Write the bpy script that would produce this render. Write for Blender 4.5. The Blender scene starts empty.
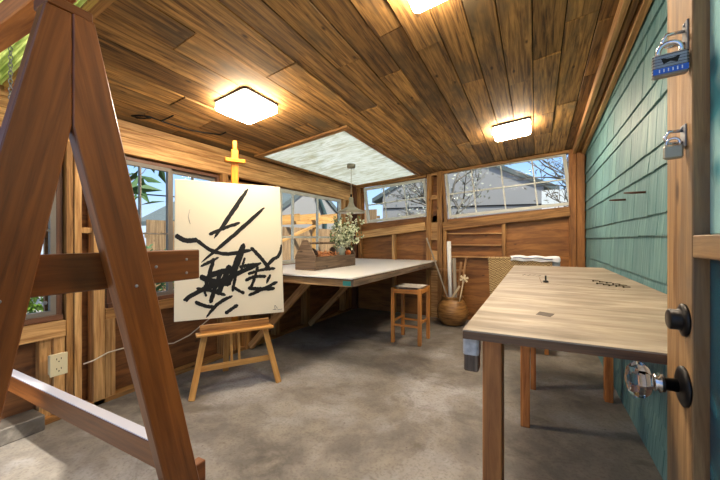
import bpy, math, random
from math import radians, sin, cos, pi, atan2, sqrt
from mathutils import Vector, Matrix
random.seed(7)
S = bpy.context.scene
COL = S.collection
V = Vector

# ------------------------------------------------------------------ materials
def srgb(r, g, b):
    f = lambda c: ((c / 255) / 12.92) if c / 255 <= 0.04045 else (((c / 255) + 0.055) / 1.055) ** 2.4
    return (f(r), f(g), f(b), 1)

def newmat(name):
    m = bpy.data.materials.new(name); m.use_nodes = True
    nt = m.node_tree; nt.nodes.clear()
    out = nt.nodes.new('ShaderNodeOutputMaterial')
    b = nt.nodes.new('ShaderNodeBsdfPrincipled')
    nt.links.new(b.outputs[0], out.inputs[0])
    return m, nt, b

def N(nt, t, **kw):
    n = nt.nodes.new(t)
    for k, v in kw.items(): setattr(n, k, v)
    return n

def ramp(nt, fac, stops):
    r = N(nt, 'ShaderNodeValToRGB')
    e = r.color_ramp.elements
    while len(e) < len(stops): e.new(0.5)
    for i, (p, c) in enumerate(stops): e[i].position = p; e[i].color = c
    nt.links.new(fac, r.inputs[0]); return r.outputs[0]

def mix(nt, fac, a, b, mode='MIX'):
    m = N(nt, 'ShaderNodeMix', data_type='RGBA', blend_type=mode)
    if isinstance(fac, (int, float)): m.inputs[0].default_value = fac
    else: nt.links.new(fac, m.inputs[0])
    for i, x in ((6, a), (7, b)):
        if isinstance(x, tuple): m.inputs[i].default_value = x
        else: nt.links.new(x, m.inputs[i])
    return m.outputs[2]

def coords(nt, scale=(1, 1, 1)):
    a = N(nt, 'ShaderNodeAttribute', attribute_name='gc')
    mp = N(nt, 'ShaderNodeMapping'); mp.inputs['Scale'].default_value = scale
    nt.links.new(a.outputs['Vector'], mp.inputs[0]); return mp.outputs[0]

def noise(nt, vec, scale=5, detail=6, rough=0.6, dist=0.0):
    n = N(nt, 'ShaderNodeTexNoise'); n.inputs['Scale'].default_value = scale
    n.inputs['Detail'].default_value = detail; n.inputs['Roughness'].default_value = rough
    n.inputs['Distortion'].default_value = dist
    nt.links.new(vec, n.inputs['Vector']); return n.outputs[0]

def bump(nt, b, h, s=0.3, d=0.01):
    bp = N(nt, 'ShaderNodeBump'); bp.inputs['Strength'].default_value = s; bp.inputs['Distance'].default_value = d
    nt.links.new(h, bp.inputs['Height']); nt.links.new(bp.outputs[0], b.inputs['Normal'])

def wood(name, dark, light, rough=0.6, var=0.35, knots=True, blotch=None, bscale=2.2, grain=1.0, bstr=0.3):
    """grain runs along the gc x axis; 'rnd' varies from board to board"""
    m, nt, b = newmat(name)
    g = noise(nt, coords(nt, (1.2, 22 * grain, 22 * grain)), 2.0, 7, 0.65, 0.6)
    c = ramp(nt, g, [(0.36, dark), (0.62, light)])
    g2 = noise(nt, coords(nt, (0.9, 5, 5)), 1.6, 3, 0.5)
    c = mix(nt, ramp(nt, g2, [(0.35, (0.62, 0.60, 0.58, 1)), (0.65, (1.12, 1.1, 1.08, 1))]), c, c)
    mm = N(nt, 'ShaderNodeMix', data_type='RGBA', blend_type='MULTIPLY'); mm.inputs[0].default_value = 0.8
    nt.links.new(c, mm.inputs[6]); nt.links.new(ramp(nt, g2, [(0.3, (0.6, 0.58, 0.56, 1)), (0.62, (1, 1, 1, 1))]), mm.inputs[7])
    c = mm.outputs[2]
    if blotch:
        g3 = noise(nt, coords(nt, (1, 2.5, 2.5)), bscale, 4, 0.6)
        c = mix(nt, ramp(nt, g3, [(0.5, (0, 0, 0, 1)), (0.68, (1, 1, 1, 1))]), c, blotch)
    if knots:
        v = N(nt, 'ShaderNodeTexVoronoi'); v.inputs['Scale'].default_value = 3.4
        nt.links.new(coords(nt, (0.9, 2.2, 2.2)), v.inputs['Vector'])
        k = ramp(nt, v.outputs['Distance'], [(0.035, (1, 1, 1, 1)), (0.10, (0, 0, 0, 1))])
        c = mix(nt, k, c, tuple(x * 0.45 for x in dark[:3]) + (1,))
    a = N(nt, 'ShaderNodeAttribute', attribute_name='rnd')
    r = ramp(nt, a.outputs['Fac'], [(0, (1 - var, 1 - var * 1.05, 1 - var * 1.1, 1)), (1, (1 + var * .5, 1 + var * .5, 1 + var * .5, 1))])
    c = mix(nt, 1.0, c, r, 'MULTIPLY')
    nt.links.new(c, b.inputs['Base Color']); b.inputs['Roughness'].default_value = rough
    bump(nt, b, g, bstr, 0.003)
    return m

def plain(name, col, rough=0.5, metal=0.0, nscale=0, namt=0.25, spec=None, bmp=0):
    m, nt, b = newmat(name)
    b.inputs['Roughness'].default_value = rough; b.inputs['Metallic'].default_value = metal
    if spec is not None: b.inputs['Specular IOR Level'].default_value = spec
    if nscale:
        g = noise(nt, coords(nt), nscale, 5, 0.6)
        c = mix(nt, ramp(nt, g, [(0.3, (0, 0, 0, 1)), (0.7, (1, 1, 1, 1))]), tuple(x * (1 - namt) for x in col[:3]) + (1,), col)
        nt.links.new(c, b.inputs['Base Color'])
        if bmp: bump(nt, b, g, bmp, 0.004)
    else: b.inputs['Base Color'].default_value = col
    return m

def emis(name, col, strength):
    m = bpy.data.materials.new(name); m.use_nodes = True; nt = m.node_tree; nt.nodes.clear()
    o = nt.nodes.new('ShaderNodeOutputMaterial'); e = nt.nodes.new('ShaderNodeEmission')
    e.inputs[0].default_value = col; e.inputs[1].default_value = strength
    nt.links.new(e.outputs[0], o.inputs[0]); return m

def glassy(name, tint=(1, 1, 1, 1), alpha=0.9, rough=0.02):
    m = bpy.data.materials.new(name); m.use_nodes = True; nt = m.node_tree; nt.nodes.clear()
    o = nt.nodes.new('ShaderNodeOutputMaterial'); t = nt.nodes.new('ShaderNodeBsdfTransparent')
    g = nt.nodes.new('ShaderNodeBsdfGlossy'); g.inputs['Roughness'].default_value = rough
    t.inputs[0].default_value = tint
    fr = nt.nodes.new('ShaderNodeFresnel'); fr.inputs[0].default_value = 1.07
    mx = nt.nodes.new('ShaderNodeMixShader'); nt.links.new(fr.outputs[0], mx.inputs[0])
    nt.links.new(t.outputs[0], mx.inputs[1]); nt.links.new(g.outputs[0], mx.inputs[2])
    nt.links.new(mx.outputs[0], o.inputs[0]); return m

M = {}
M['ceil'] = wood('weathered ceiling planks', srgb(94, 64, 30), srgb(204, 154, 86), 0.75, 0.55, True, srgb(112, 92, 62), 1.6)
M['fir'] = wood('raw fir framing', srgb(162, 114, 62), srgb(224, 178, 116), 0.65, 0.25)
M['firdk'] = wood('aged fir framing', srgb(124, 82, 40), srgb(192, 142, 80), 0.65, 0.25)
M['ply'] = wood('oiled plywood', srgb(124, 76, 30), srgb(176, 118, 58), 0.55, 0.15, True, grain=0.45)
M['plydk'] = wood('dark plywood', srgb(74, 44, 28), srgb(116, 74, 48), 0.6, 0.2, True, grain=0.45)
M['plymid'] = wood('red brown plywood', srgb(96, 60, 34), srgb(148, 98, 54), 0.6, 0.2, True, grain=0.45)
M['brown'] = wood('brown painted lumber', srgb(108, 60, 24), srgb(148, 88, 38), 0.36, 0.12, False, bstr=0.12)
M['brownlt'] = wood('brown stained window frame', srgb(84, 52, 36), srgb(122, 82, 58), 0.5, 0.12, False)
M['easel'] = wood('beech easel wood', srgb(194, 136, 66), srgb(226, 174, 98), 0.5, 0.08, False)
M['easelyel'] = wood('amber easel mast', srgb(196, 112, 10), srgb(220, 138, 20), 0.45, 0.05, False)
M['stool'] = wood('honey stool wood', srgb(188, 116, 46), srgb(220, 150, 72), 0.45, 0.08, False)
M['bench'] = wood('worn plywood bench top', srgb(136, 120, 98), srgb(184, 170, 148), 0.55, 0.06, False, srgb(128, 114, 94), 3.4, grain=0.35)
M['benchedge'] = wood('bench plywood edge', srgb(72, 50, 34), srgb(122, 88, 58), 0.6, 0.1, False)
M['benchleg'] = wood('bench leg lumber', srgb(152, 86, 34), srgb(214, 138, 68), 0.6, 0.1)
M['door'] = wood('weathered door wood', srgb(126, 90, 52), srgb(186, 148, 98), 0.6, 0.12, True, srgb(122, 102, 78), 2.6)
M['greywood'] = wood('weathered grey box wood', srgb(84, 68, 54), srgb(138, 116, 94), 0.8, 0.15)
M['shingle'] = None
M['white'] = plain('white laminate', srgb(226, 226, 222), 0.35, nscale=3, namt=0.05)
M['whitepaint'] = plain('white sash paint', srgb(206, 208, 198), 0.5, nscale=9, namt=0.12)
M['greypaint'] = plain('grey sash paint', srgb(118, 112, 104), 0.5, nscale=9, namt=0.15)
M['canvas'] = plain('primed canvas', srgb(236, 226, 200), 0.75, nscale=2, namt=0.03)
M['ink'] = plain('black brush paint', srgb(24, 23, 21), 0.45, nscale=30, namt=0.4)
M['glass'] = glassy('window glass', (0.93, 0.96, 0.96, 1))
M['black'] = plain('black iron', srgb(26, 24, 24), 0.4, 0.6)
M['chrome'] = plain('chrome', srgb(205, 205, 208), 0.18, 1.0)
M['steel'] = plain('laminated steel', srgb(150, 152, 154), 0.4, 0.35, nscale=60, namt=0.3)
M['blue'] = plain('blue plastic band', srgb(40, 92, 190), 0.4)
M['cream'] = plain('cream plastic', srgb(216, 206, 170), 0.45)
M['dark'] = plain('dark slot', srgb(18, 15, 12), 0.8)
M['rust'] = plain('rusted iron', srgb(96, 60, 44), 0.7, 0.4, nscale=60, namt=0.5)
M['shade'] = plain('enamel lamp shade', srgb(150, 146, 126), 0.35, 0.1)
M['shadein'] = plain('white shade lining', srgb(240, 238, 228), 0.6)
M['teal'] = plain('teal label', srgb(70, 172, 146), 0.5)
M['wicker'] = None
M['cloth'] = plain('white cotton cloth', srgb(225, 225, 228), 0.9, nscale=8, namt=0.12)
M['stripe'] = plain('dark blue stripe', srgb(58, 66, 96), 0.9)
M['fabric'] = plain('woven white seat', srgb(214, 206, 196), 0.9, nscale=26, namt=0.35, bmp=0.5)
M['pot'] = None
M['tube'] = plain('white tube', srgb(222, 224, 222), 0.5, nscale=6, namt=0.1)
M['stickdk'] = wood('brown stick', srgb(140, 98, 58), srgb(196, 150, 100), 0.6, 0.1, False)
M['stickgr'] = wood('grey lath', srgb(146, 134, 116), srgb(186, 174, 154), 0.7, 0.1, False)
M['cross'] = plain('pale carved wood', srgb(222, 204, 166), 0.6)
M['leaf'] = plain('dusty green leaf', srgb(96, 122, 70), 0.6, nscale=9, namt=0.3)
M['leaflt'] = plain('pale blossom', srgb(222, 228, 196), 0.7, nscale=9, namt=0.15)
M['stem'] = plain('brown stem', srgb(90, 76, 50), 0.8)
M['vase'] = plain('grey glazed vase', srgb(148, 158, 148), 0.3, nscale=6, namt=0.2)
M['cone'] = plain('pine cone brown', srgb(66, 46, 36), 0.8, nscale=40, namt=0.4)
M['chip'] = plain('orange wood shavings', srgb(214, 150, 96), 0.7, nscale=20, namt=0.25)
M['cable'] = plain('white cable', srgb(206, 196, 176), 0.6)
M['felt'] = plain('roofing felt', srgb(30, 25, 20), 0.95)
M['house'] = plain('grey house siding', srgb(150, 146, 142), 0.8, nscale=1.5, namt=0.05)
M['houseroof'] = plain('grey green roof shingles', srgb(96, 104, 102), 0.9, nscale=14, namt=0.3)
M['fence'] = wood('tan fence boards', srgb(128, 100, 70), srgb(172, 140, 102), 0.8, 0.18)
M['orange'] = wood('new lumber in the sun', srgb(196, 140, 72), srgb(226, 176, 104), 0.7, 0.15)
M['bark'] = plain('grey tree bark', srgb(120, 112, 100), 0.9, nscale=12, namt=0.4)
M['leafo'] = plain('outdoor leaf', srgb(70, 104, 50), 0.6, nscale=3, namt=0.4)
M['leafolt'] = plain('bright outdoor leaf', srgb(122, 158, 50), 0.55, nscale=3, namt=0.3)
M['blossomo'] = plain('pale lichen twig', srgb(176, 176, 160), 0.8, nscale=3, namt=0.2)
M['ground'] = plain('gravel yard', srgb(168, 160, 144), 0.95, nscale=30, namt=0.4)
M['drain'] = plain('dark green downspout', srgb(62, 84, 84), 0.5)
M['screw'] = plain('dark brass screw', srgb(74, 60, 40), 0.5, 0.6)
M['paper'] = plain('paper note', srgb(200, 186, 160), 0.8)
M['lamp'] = emis('warm lamp diffuser', srgb(255, 234, 206), 25.0)

def mk_floor():
    m, nt, b = newmat('worn concrete slab')
    c = coords(nt)
    a = noise(nt, c, 0.9, 8, 0.62, 0.3); f = noise(nt, c, 5.5, 8, 0.7, 0.4); s = noise(nt, c, 60, 3, 0.6)
    col = ramp(nt, a, [(0.38, srgb(84, 79, 74)), (0.5, srgb(122, 117, 111)), (0.62, srgb(168, 167, 167))])
    col = mix(nt, ramp(nt, f, [(0.42, (0, 0, 0, 1)), (0.72, (0.75, 0.75, 0.75, 1))]), col, srgb(156, 149, 136))
    d = noise(nt, coords(nt, (1, 1.6, 1)), 2.1, 6, 0.7, 1.5)
    col = mix(nt, ramp(nt, d, [(0.56, (0, 0, 0, 1)), (0.7, (0.6, 0.6, 0.6, 1))]), col, srgb(84, 76, 62))
    vo = N(nt, 'ShaderNodeTexVoronoi'); vo.inputs['Scale'].default_value = 7; nt.links.new(c, vo.inputs['Vector'])
    col = mix(nt, ramp(nt, vo.outputs['Distance'], [(0.03, (0.7, 0.7, 0.7, 1)), (0.06, (0, 0, 0, 1))]), col, srgb(70, 60, 50))
    col = mix(nt, ramp(nt, s, [(0.35, (0.35, 0.35, 0.35, 1)), (0.5, (0, 0, 0, 1))]), col, srgb(88, 80, 70))
    nt.links.new(col, b.inputs['Base Color'])
    nt.links.new(ramp(nt, f, [(0.3, (0.42,) * 3 + (1,)), (0.7, (0.7,) * 3 + (1,))]), b.inputs['Roughness'])
    bump(nt, b, f, 0.25, 0.006); return m
M['floor'] = mk_floor()

def mk_shingle():
    m, nt, b = newmat('teal painted cedar shingles')
    g = noise(nt, coords(nt, (1.4, 30, 30)), 1.6, 6, 0.7)
    c = ramp(nt, g, [(0.3, srgb(52, 102, 114)), (0.58, srgb(102, 142, 146)), (0.8, srgb(154, 172, 164))])
    a = N(nt, 'ShaderNodeAttribute', attribute_name='rnd')
    c = mix(nt, 1.0, c, ramp(nt, a.outputs['Fac'], [(0, (0.82, 0.86, 0.84, 1)), (1, (1.12, 1.08, 1.0, 1))]), 'MULTIPLY')
    nt.links.new(c, b.inputs['Base Color']); b.inputs['Roughness'].default_value = 0.6
    bump(nt, b, g, 0.35, 0.003); return m
M['shingle'] = mk_shingle()

def mk_weave(name, c0, c1, sc):
    m, nt, b = newmat(name)
    w = N(nt, 'ShaderNodeTexChecker'); w.inputs['Scale'].default_value = sc
    nt.links.new(coords(nt, (1, 1, 1)), w.inputs['Vector'])
    n = noise(nt, coords(nt), 40, 4, 0.6)
    c = mix(nt, w.outputs['Fac'], c0, c1)
    c = mix(nt, 0.5, c, ramp(nt, n, [(0.3, (0.6, 0.6, 0.6, 1)), (0.7, (1.1, 1.1, 1.1, 1))]), 'MULTIPLY')
    nt.links.new(c, b.inputs['Base Color']); b.inputs['Roughness'].default_value = 0.7
    bump(nt, b, w.outputs['Fac'], 0.6, 0.004); return m
M['wicker'] = mk_weave('woven wicker', srgb(120, 92, 54), srgb(188, 160, 112), 70)

def mk_pot():
    m, nt, b = newmat('ribbed bamboo pot')
    n = noise(nt, coords(nt, (3, 3, 26)), 2, 5, 0.6)
    c = ramp(nt, n, [(0.3, srgb(96, 62, 28)), (0.55, srgb(158, 114, 62)), (0.75, srgb(190, 148, 88))])
    nt.links.new(c, b.inputs['Base Color']); b.inputs['Roughness'].default_value = 0.45
    bump(nt, b, n, 0.3, 0.004); return m
M['pot'] = mk_pot()

def mk_sky_panel():
    m = bpy.data.materials.new('brushed translucent roof panel'); m.use_nodes = True; nt = m.node_tree; nt.nodes.clear()
    o = N(nt, 'ShaderNodeOutputMaterial'); d = N(nt, 'ShaderNodeBsdfDiffuse'); t = N(nt, 'ShaderNodeBsdfTranslucent')
    n = noise(nt, coords(nt, (5, 1.2, 1)), 3.2, 6, 0.65, 1.2)
    c = ramp(nt, n, [(0.38, srgb(204, 204, 186)), (0.52, srgb(228, 232, 224)), (0.7, srgb(242, 244, 240))])
    nt.links.new(c, d.inputs[0]); nt.links.new(c, t.inputs[0])
    x = N(nt, 'ShaderNodeMixShader'); x.inputs[0].default_value = 0.6
    nt.links.new(d.outputs[0], x.inputs[1]); nt.links.new(t.outputs[0], x.inputs[2]); nt.links.new(x.outputs[0], o.inputs[0])
    return m
M['skypanel'] = mk_sky_panel()

def mk_green():
    m = bpy.data.materials.new('green corrugated roofing'); m.use_nodes = True; nt = m.node_tree; nt.nodes.clear()
    o = N(nt, 'ShaderNodeOutputMaterial'); d = N(nt, 'ShaderNodeBsdfDiffuse'); t = N(nt, 'ShaderNodeBsdfTranslucent')
    n = noise(nt, coords(nt, (1, 9, 1)), 3, 6, 0.65, 0.6)
    c = ramp(nt, n, [(0.38, srgb(170, 180, 118)), (0.6, srgb(232, 236, 176))])
    nt.links.new(c, d.inputs[0]); nt.links.new(c, t.inputs[0])
    x = N(nt, 'ShaderNodeMixShader'); x.inputs[0].default_value = 0.8
    nt.links.new(d.outputs[0], x.inputs[1]); nt.links.new(t.outputs[0], x.inputs[2]); nt.links.new(x.outputs[0], o.inputs[0])
    return m
M['greenroof'] = mk_green()

def mk_tealglass():
    m, nt, b = newmat('pebbled teal pane')
    w = N(nt, 'ShaderNodeTexWave', wave_type='BANDS', bands_direction='Z'); w.inputs['Scale'].default_value = 9
    w.inputs['Distortion'].default_value = 3; w.inputs['Detail'].default_value = 1
    nt.links.new(coords(nt), w.inputs[0])
    c = ramp(nt, w.outputs['Fac'], [(0.2, srgb(24, 70, 86)), (0.7, srgb(60, 130, 142)), (0.95, srgb(150, 196, 196))])
    nt.links.new(c, b.inputs['Base Color']); b.inputs['Roughness'].default_value = 0.12
    bump(nt, b, w.outputs['Fac'], 0.8, 0.01); return m
M['tealglass'] = mk_tealglass()

def mk_crystal():
    m, nt, b = newmat('cut crystal')
    b.inputs['Base Color'].default_value = (0.95, 0.96, 0.97, 1); b.inputs['Roughness'].default_value = 0.02
    b.inputs['Transmission Weight'].default_value = 1.0; b.inputs['IOR'].default_value = 1.52
    return m
M['crystal'] = mk_crystal()

# ------------------------------------------------------------------ mesh builder
class MB:
    def __init__(s): s.v = []; s.f = []; s.g = []; s.r = []; s.sm = []
    def _add(s, vs, fs, gs=None, r=None, smooth=False):
        o = len(s.v); r = random.random() if r is None else r
        s.v += [V(v) for v in vs]
        s.g += [V(g) for g in (gs if gs is not None else vs)]
        s.r += [r] * len(vs)
        s.f += [[i + o for i in f] for f in fs]; s.sm += [smooth] * len(fs)
        return s
    HF = [(0, 3, 2, 1), (4, 5, 6, 7), (0, 1, 5, 4), (1, 2, 6, 5), (2, 3, 7, 6), (3, 0, 4, 7)]
    def hexa(s, c, L=None, r=None):
        """8 corners (bottom ring, top ring); grain along c0->c1"""
        c = [V(x) for x in c]
        off = V((random.uniform(0, 40), random.uniform(0, 40), random.uniform(0, 40)))
        ex = (c[1] - c[0]); ly = (c[3] - c[0]).length; lz = (c[4] - c[0]).length; lx = ex.length
        g = [V((a * lx, b * ly, d * lz)) + off for a, b, d in ((0,0,0),(1,0,0),(1,1,0),(0,1,0),(0,0,1),(1,0,1),(1,1,1),(0,1,1))]
        return s._add(c, s.HF, g, r)
    def box(s, x0, x1, y0, y1, z0, z1, ax='x', r=None):
        P = {'x': [(x0,y0,z0),(x1,y0,z0),(x1,y1,z0),(x0,y1,z0),(x0,y0,z1),(x1,y0,z1),(x1,y1,z1),(x0,y1,z1)],
             'y': [(x1,y0,z0),(x1,y1,z0),(x0,y1,z0),(x0,y0,z0),(x1,y0,z1),(x1,y1,z1),(x0,y1,z1),(x0,y0,z1)],
             'z': [(x0,y0,z0),(x0,y0,z1),(x0,y1,z1),(x0,y1,z0),(x1,y0,z0),(x1,y0,z1),(x1,y1,z1),(x1,y1,z0)]}[ax]
        return s.hexa(P, r=r)
    def beam(s, p0, p1, w, t, up=(0, 0, 1), r=None):
        """w = width across (perpendicular to up), t = thickness along up"""
        p0, p1 = V(p0), V(p1); d = (p1 - p0).normalized(); up = V(up)
        sd = up.cross(d).normalized(); u = d.cross(sd).normalized()
        a, b = sd * w / 2, u * t / 2
        return s.hexa([p0 - a - b, p1 - a - b, p1 + a - b, p0 + a - b, p0 - a + b, p1 - a + b, p1 + a + b, p0 + a + b], r=r)
    def prism(s, pts, d, r=None):
        """polygon pts (3D, planar) extruded by vector d"""
        n = len(pts); pts = [V(p) for p in pts]; d = V(d)
        fs = [list(range(n))[::-1], [i + n for i in range(n)]] + [[i, (i + 1) % n, (i + 1) % n + n, i + n] for i in range(n)]
        nrm = (pts[1] - pts[0]).cross(pts[2] - pts[1])
        if nrm.dot(d) < 0: fs = [f[::-1] for f in fs]
        return s._add(pts + [p + d for p in pts], fs, r=r)
    def tube(s, pts, rad, n=8, caps=True, smooth=True):
        pts = [V(p) for p in pts]; rads = rad if isinstance(rad, (list, tuple)) else [rad] * len(pts)
        vs = []; prev = None
        for i, p in enumerate(pts):
            d = (pts[min(i + 1, len(pts) - 1)] - pts[max(i - 1, 0)]).normalized()
            if prev is None:
                a = d.orthogonal().normalized()
            else:
                a = (prev - d * prev.dot(d)).normalized()
            prev = a; b = d.cross(a)
            for k in range(n):
                t = 2 * pi * k / n; vs.append(p + (a * cos(t) + b * sin(t)) * rads[i])
        m = len(pts)
        fs = [[i * n + k, i * n + (k + 1) % n, (i + 1) * n + (k + 1) % n, (i + 1) * n + k] for i in range(m - 1) for k in range(n)]
        s._add(vs, fs, smooth=smooth)
        if caps:
            o = len(s.v) - len(vs)
            s.f += [[o + k for k in range(n)][::-1], [o + (m - 1) * n + k for k in range(n)]]; s.sm += [False, False]
        return s
    def lathe(s, prof, c=(0, 0, 0), axis=(0, 0, 1), n=28, smooth=True):
        c = V(c); ax = V(axis).normalized(); a = ax.orthogonal().normalized(); b = ax.cross(a)
        vs = []
        for r_, h in prof:
            for k in range(n):
                t = 2 * pi * k / n; vs.append(c + ax * h + (a * cos(t) + b * sin(t)) * max(r_, 1e-4))
        m = len(prof)
        fs = [[i * n + k, i * n + (k + 1) % n, (i + 1) * n + (k + 1) % n, (i + 1) * n + k] for i in range(m - 1) for k in range(n)]
        fs += [[k for k in range(n)][::-1], [(m - 1) * n + k for k in range(n)]]
        return s._add(vs, fs, smooth=smooth)
    def ball(s, c, r, n=10, sq=(1, 1, 1)):
        c = V(c); vs = []; m = n // 2
        for i in range(m + 1):
            ph = pi * i / m
            for k in range(n):
                t = 2 * pi * k / n
                vs.append(c + V((r * sq[0] * max(sin(ph), .01) * cos(t), r * sq[1] * max(sin(ph), .01) * sin(t), r * sq[2] * cos(ph))))
        fs = [[i * n + k, (i + 1) * n + k, (i + 1) * n + (k + 1) % n, i * n + (k + 1) % n] for i in range(m) for k in range(n)]
        return s._add(vs, fs, smooth=True)
    def leaf(s, p, d, w, l, up=None):
        p = V(p); d = V(d).normalized()
        u = V(up) if up else V((random.uniform(-1, 1), random.uniform(-1, 1), random.uniform(-1, 1)))
        sd = d.cross(u).normalized() * w / 2; n = sd.cross(d).normalized() * w * 0.25
        return s._add([p, p + d * l * .45 - sd + n, p + d * l, p + d * l * .45 + sd + n], [(0, 1, 2), (0, 2, 3)])
    def build(s, name, mat, parent=None, bevel=0.0, base=None, seg=1):
        if base is None:
            xs = [v.x for v in s.v]; ys = [v.y for v in s.v]; zs = [v.z for v in s.v]
            base = V(((min(xs) + max(xs)) / 2, (min(ys) + max(ys)) / 2, min(zs)))
        base = V(base)
        me = bpy.data.meshes.new(name)
        me.from_pydata([v - base for v in s.v], [], s.f)
        me.polygons.foreach_set('use_smooth', s.sm)
        ga = me.attributes.new('gc', 'FLOAT_VECTOR', 'POINT'); ga.data.foreach_set('vector', [c for g in s.g for c in g])
        ra = me.attributes.new('rnd', 'FLOAT', 'POINT'); ra.data.foreach_set('value', s.r)
        me.materials.append(mat if not isinstance(mat, str) else M[mat])
        me.update()
        o = bpy.data.objects.new(name, me); COL.objects.link(o)
        if parent is not None:
            o.parent = parent; o.location = base - wloc(parent)
        else: o.location = base
        if bevel:
            b = o.modifiers.new('bevel', 'BEVEL'); b.width = bevel; b.segments = seg; b.limit_method = 'ANGLE'
        return o

def wloc(o):
    l = V(o.location)
    while o.parent: o = o.parent; l = l + V(o.location)
    return l
def tag(o, label=None, cat=None, group=None, kind=None):
    if label: o['label'] = label
    if cat: o['category'] = cat
    if group: o['group'] = group
    if kind: o['kind'] = kind
    return o
def thing(name, label, cat, loc=(0, 0, 0), group=None):
    o = bpy.data.objects.new(name, None); COL.objects.link(o); o.location = loc; o.empty_display_size = 0.1
    return tag(o, label, cat, group)
def st(o): o['kind'] = 'structure'; return o
def stthing(name, loc=(0, 0, 0)):
    o = bpy.data.objects.new(name, None); COL.objects.link(o); o.location = loc; o['kind'] = 'structure'; return o
def copytree(o, parent=None):
    c = o.copy(); COL.objects.link(c)
    if parent: c.parent = parent
    for ch in list(o.children): copytree(ch, c)
    return c

# ------------------------------------------------------------------ camera
F = 335.0; VX = 536.0; H = 1.22
yaw = math.atan((VX - 360) / F)
cam = bpy.data.cameras.new('camera'); co = bpy.data.objects.new('camera', cam); COL.objects.link(co)
cam.sensor_width = 36; cam.lens = 36 * F / 720; cam.clip_start = 0.02; cam.clip_end = 300
co.location = (0, 0, H); co.rotation_euler = (pi / 2, 0, yaw); S.camera = co

# ------------------------------------------------------------------ room
XL, XR, YB, YN = -2.92, 0.57, 5.27, -0.35
def cz(X, Y):
    zL = 2.17; zR = 2.44 + 0.066 * (YB - Y)
    return zL + (X + 2.9) / 3.5 * (zR - zL)
SX0, SX1, SY0, SY1 = -2.80, -1.66, 2.86, 5.17      # roof panel opening

# floor
b = MB(); b.box(-3.12, 0.9, -1.6, 5.5, -0.15, 0.0)
st(b.build('floor', 'floor'))

# ceiling planks
b = MB()
x = -2.92
edges = [-2.92, -2.80, -2.63, -2.45, -2.27, -2.05, -1.87, -1.66, -1.40, -1.22, -1.03, -0.86, -0.70, -0.53, -0.36, -0.20, -0.02, 0.16, 0.34, 0.60]
for i in range(len(edges) - 1):
    x0, x1 = edges[i], edges[i + 1]
    y = YN
    cuts = []
    while y < YB:
        L = random.uniform(1.1, 3.2) if x1 < -.1 else random.uniform(.6, 1.9)
        y2 = min(y + L, YB)
        if YB - y2 < 0.25: y2 = YB
        spans = [(y, y2)]
        if x0 > SX0 - 0.02 and x1 < SX1 + 0.02:
            spans = []
            if y < SY0: spans.append((y, min(y2, SY0)))
            if y2 > SY1: spans.append((max(y, SY1), y2))
        spans2 = []
        for ya, yb in spans:
            if x1 < -1.6 and ya < .80:
                if ya < .34: spans2.append((ya, min(yb, .34)))
                if yb > .80: spans2.append((.80, yb))
            else: spans2.append((ya, yb))
        for ya, yb in spans2:
            if yb - ya < .02: continue
            dz = random.uniform(-0.003, 0.004); tl = random.uniform(-0.004, 0.004); g = 0.0036
            q = []
            for zz in (0.0, 0.022):
                q += [(x0 + g, ya + g, cz(x0, ya) + zz + dz - tl), (x0 + g, yb - g, cz(x0, yb) + zz + dz - tl),
                      (x1 - g, yb - g, cz(x1, yb) + zz + dz + tl), (x1 - g, ya + g, cz(x1, ya) + zz + dz + tl)]
            q = [q[3], q[2], q[1], q[0], q[7], q[6], q[5], q[4]]
            b.hexa(q)
        y = y2
st(b.build('ceiling', 'ceil', bevel=0.002))
# roof deck above the planks, with the opening left for the pale panel
def deck(bm, x0, x1, y0, y1, th=0.05, off=0.03):
    q = []
    for zz in (off, off + th):
        q += [(x1, y0, cz(x1, y0) + zz), (x1, y1, cz(x1, y1) + zz), (x0, y1, cz(x0, y1) + zz), (x0, y0, cz(x0, y0) + zz)]
    bm.hexa(q)
b = MB()
deck(b, -3.3, -1.66, 0.82, SY0); deck(b, -3.3, SX0, SY0, SY1); deck(b, SX1, 0.62, YN, 5.6); deck(b, -3.3, SX1, YN, .34); deck(b, -3.3, SX1, SY1, 5.6)
st(b.build('trim_1', 'felt'))

# brushed translucent panel with its frame
t = thing('roof_panel', 'pale brushed translucent panel framed in timber set into the plank ceiling', 'skylight', (-2.23, 4.0, cz(-2.23, 4)))
b = MB(); q = []
for zz in (0.002, 0.010):
    q += [(SX1, SY0, cz(SX1, SY0) + zz), (SX1, SY1, cz(SX1, SY1) + zz), (SX0, SY1, cz(SX0, SY1) + zz), (SX0, SY0, cz(SX0, SY0) + zz)]
b.hexa(q); b.build('panel', 'skypanel', t)
def cb(x0, y0, x1, y1, w, th, name='frame', mat='firdk', par=None, off=0.0):
    bb = MB(); bb.beam((x0, y0, cz(x0, y0) - th / 2 + off), (x1, y1, cz(x1, y1) - th / 2 + off), w, th); return bb.build(name, mat, par, bevel=0.002)
cb(SX0 - .02, SY0 - .03, SX1 + .05, SY0 - .03, 0.07, 0.022, par=t)
cb(SX1 + .01, SY0 + .01, SX1 + .01, SY1, 0.07, 0.022, par=t)
cb(SX0 - .0, SY0 + .01, SX0 - .0, SY1, 0.05, 0.022, par=t)
cb(SX0 - .02, SY1 + .02, SX1 + .05, SY1 + .02, 0.05, 0.022, par=t)

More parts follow.
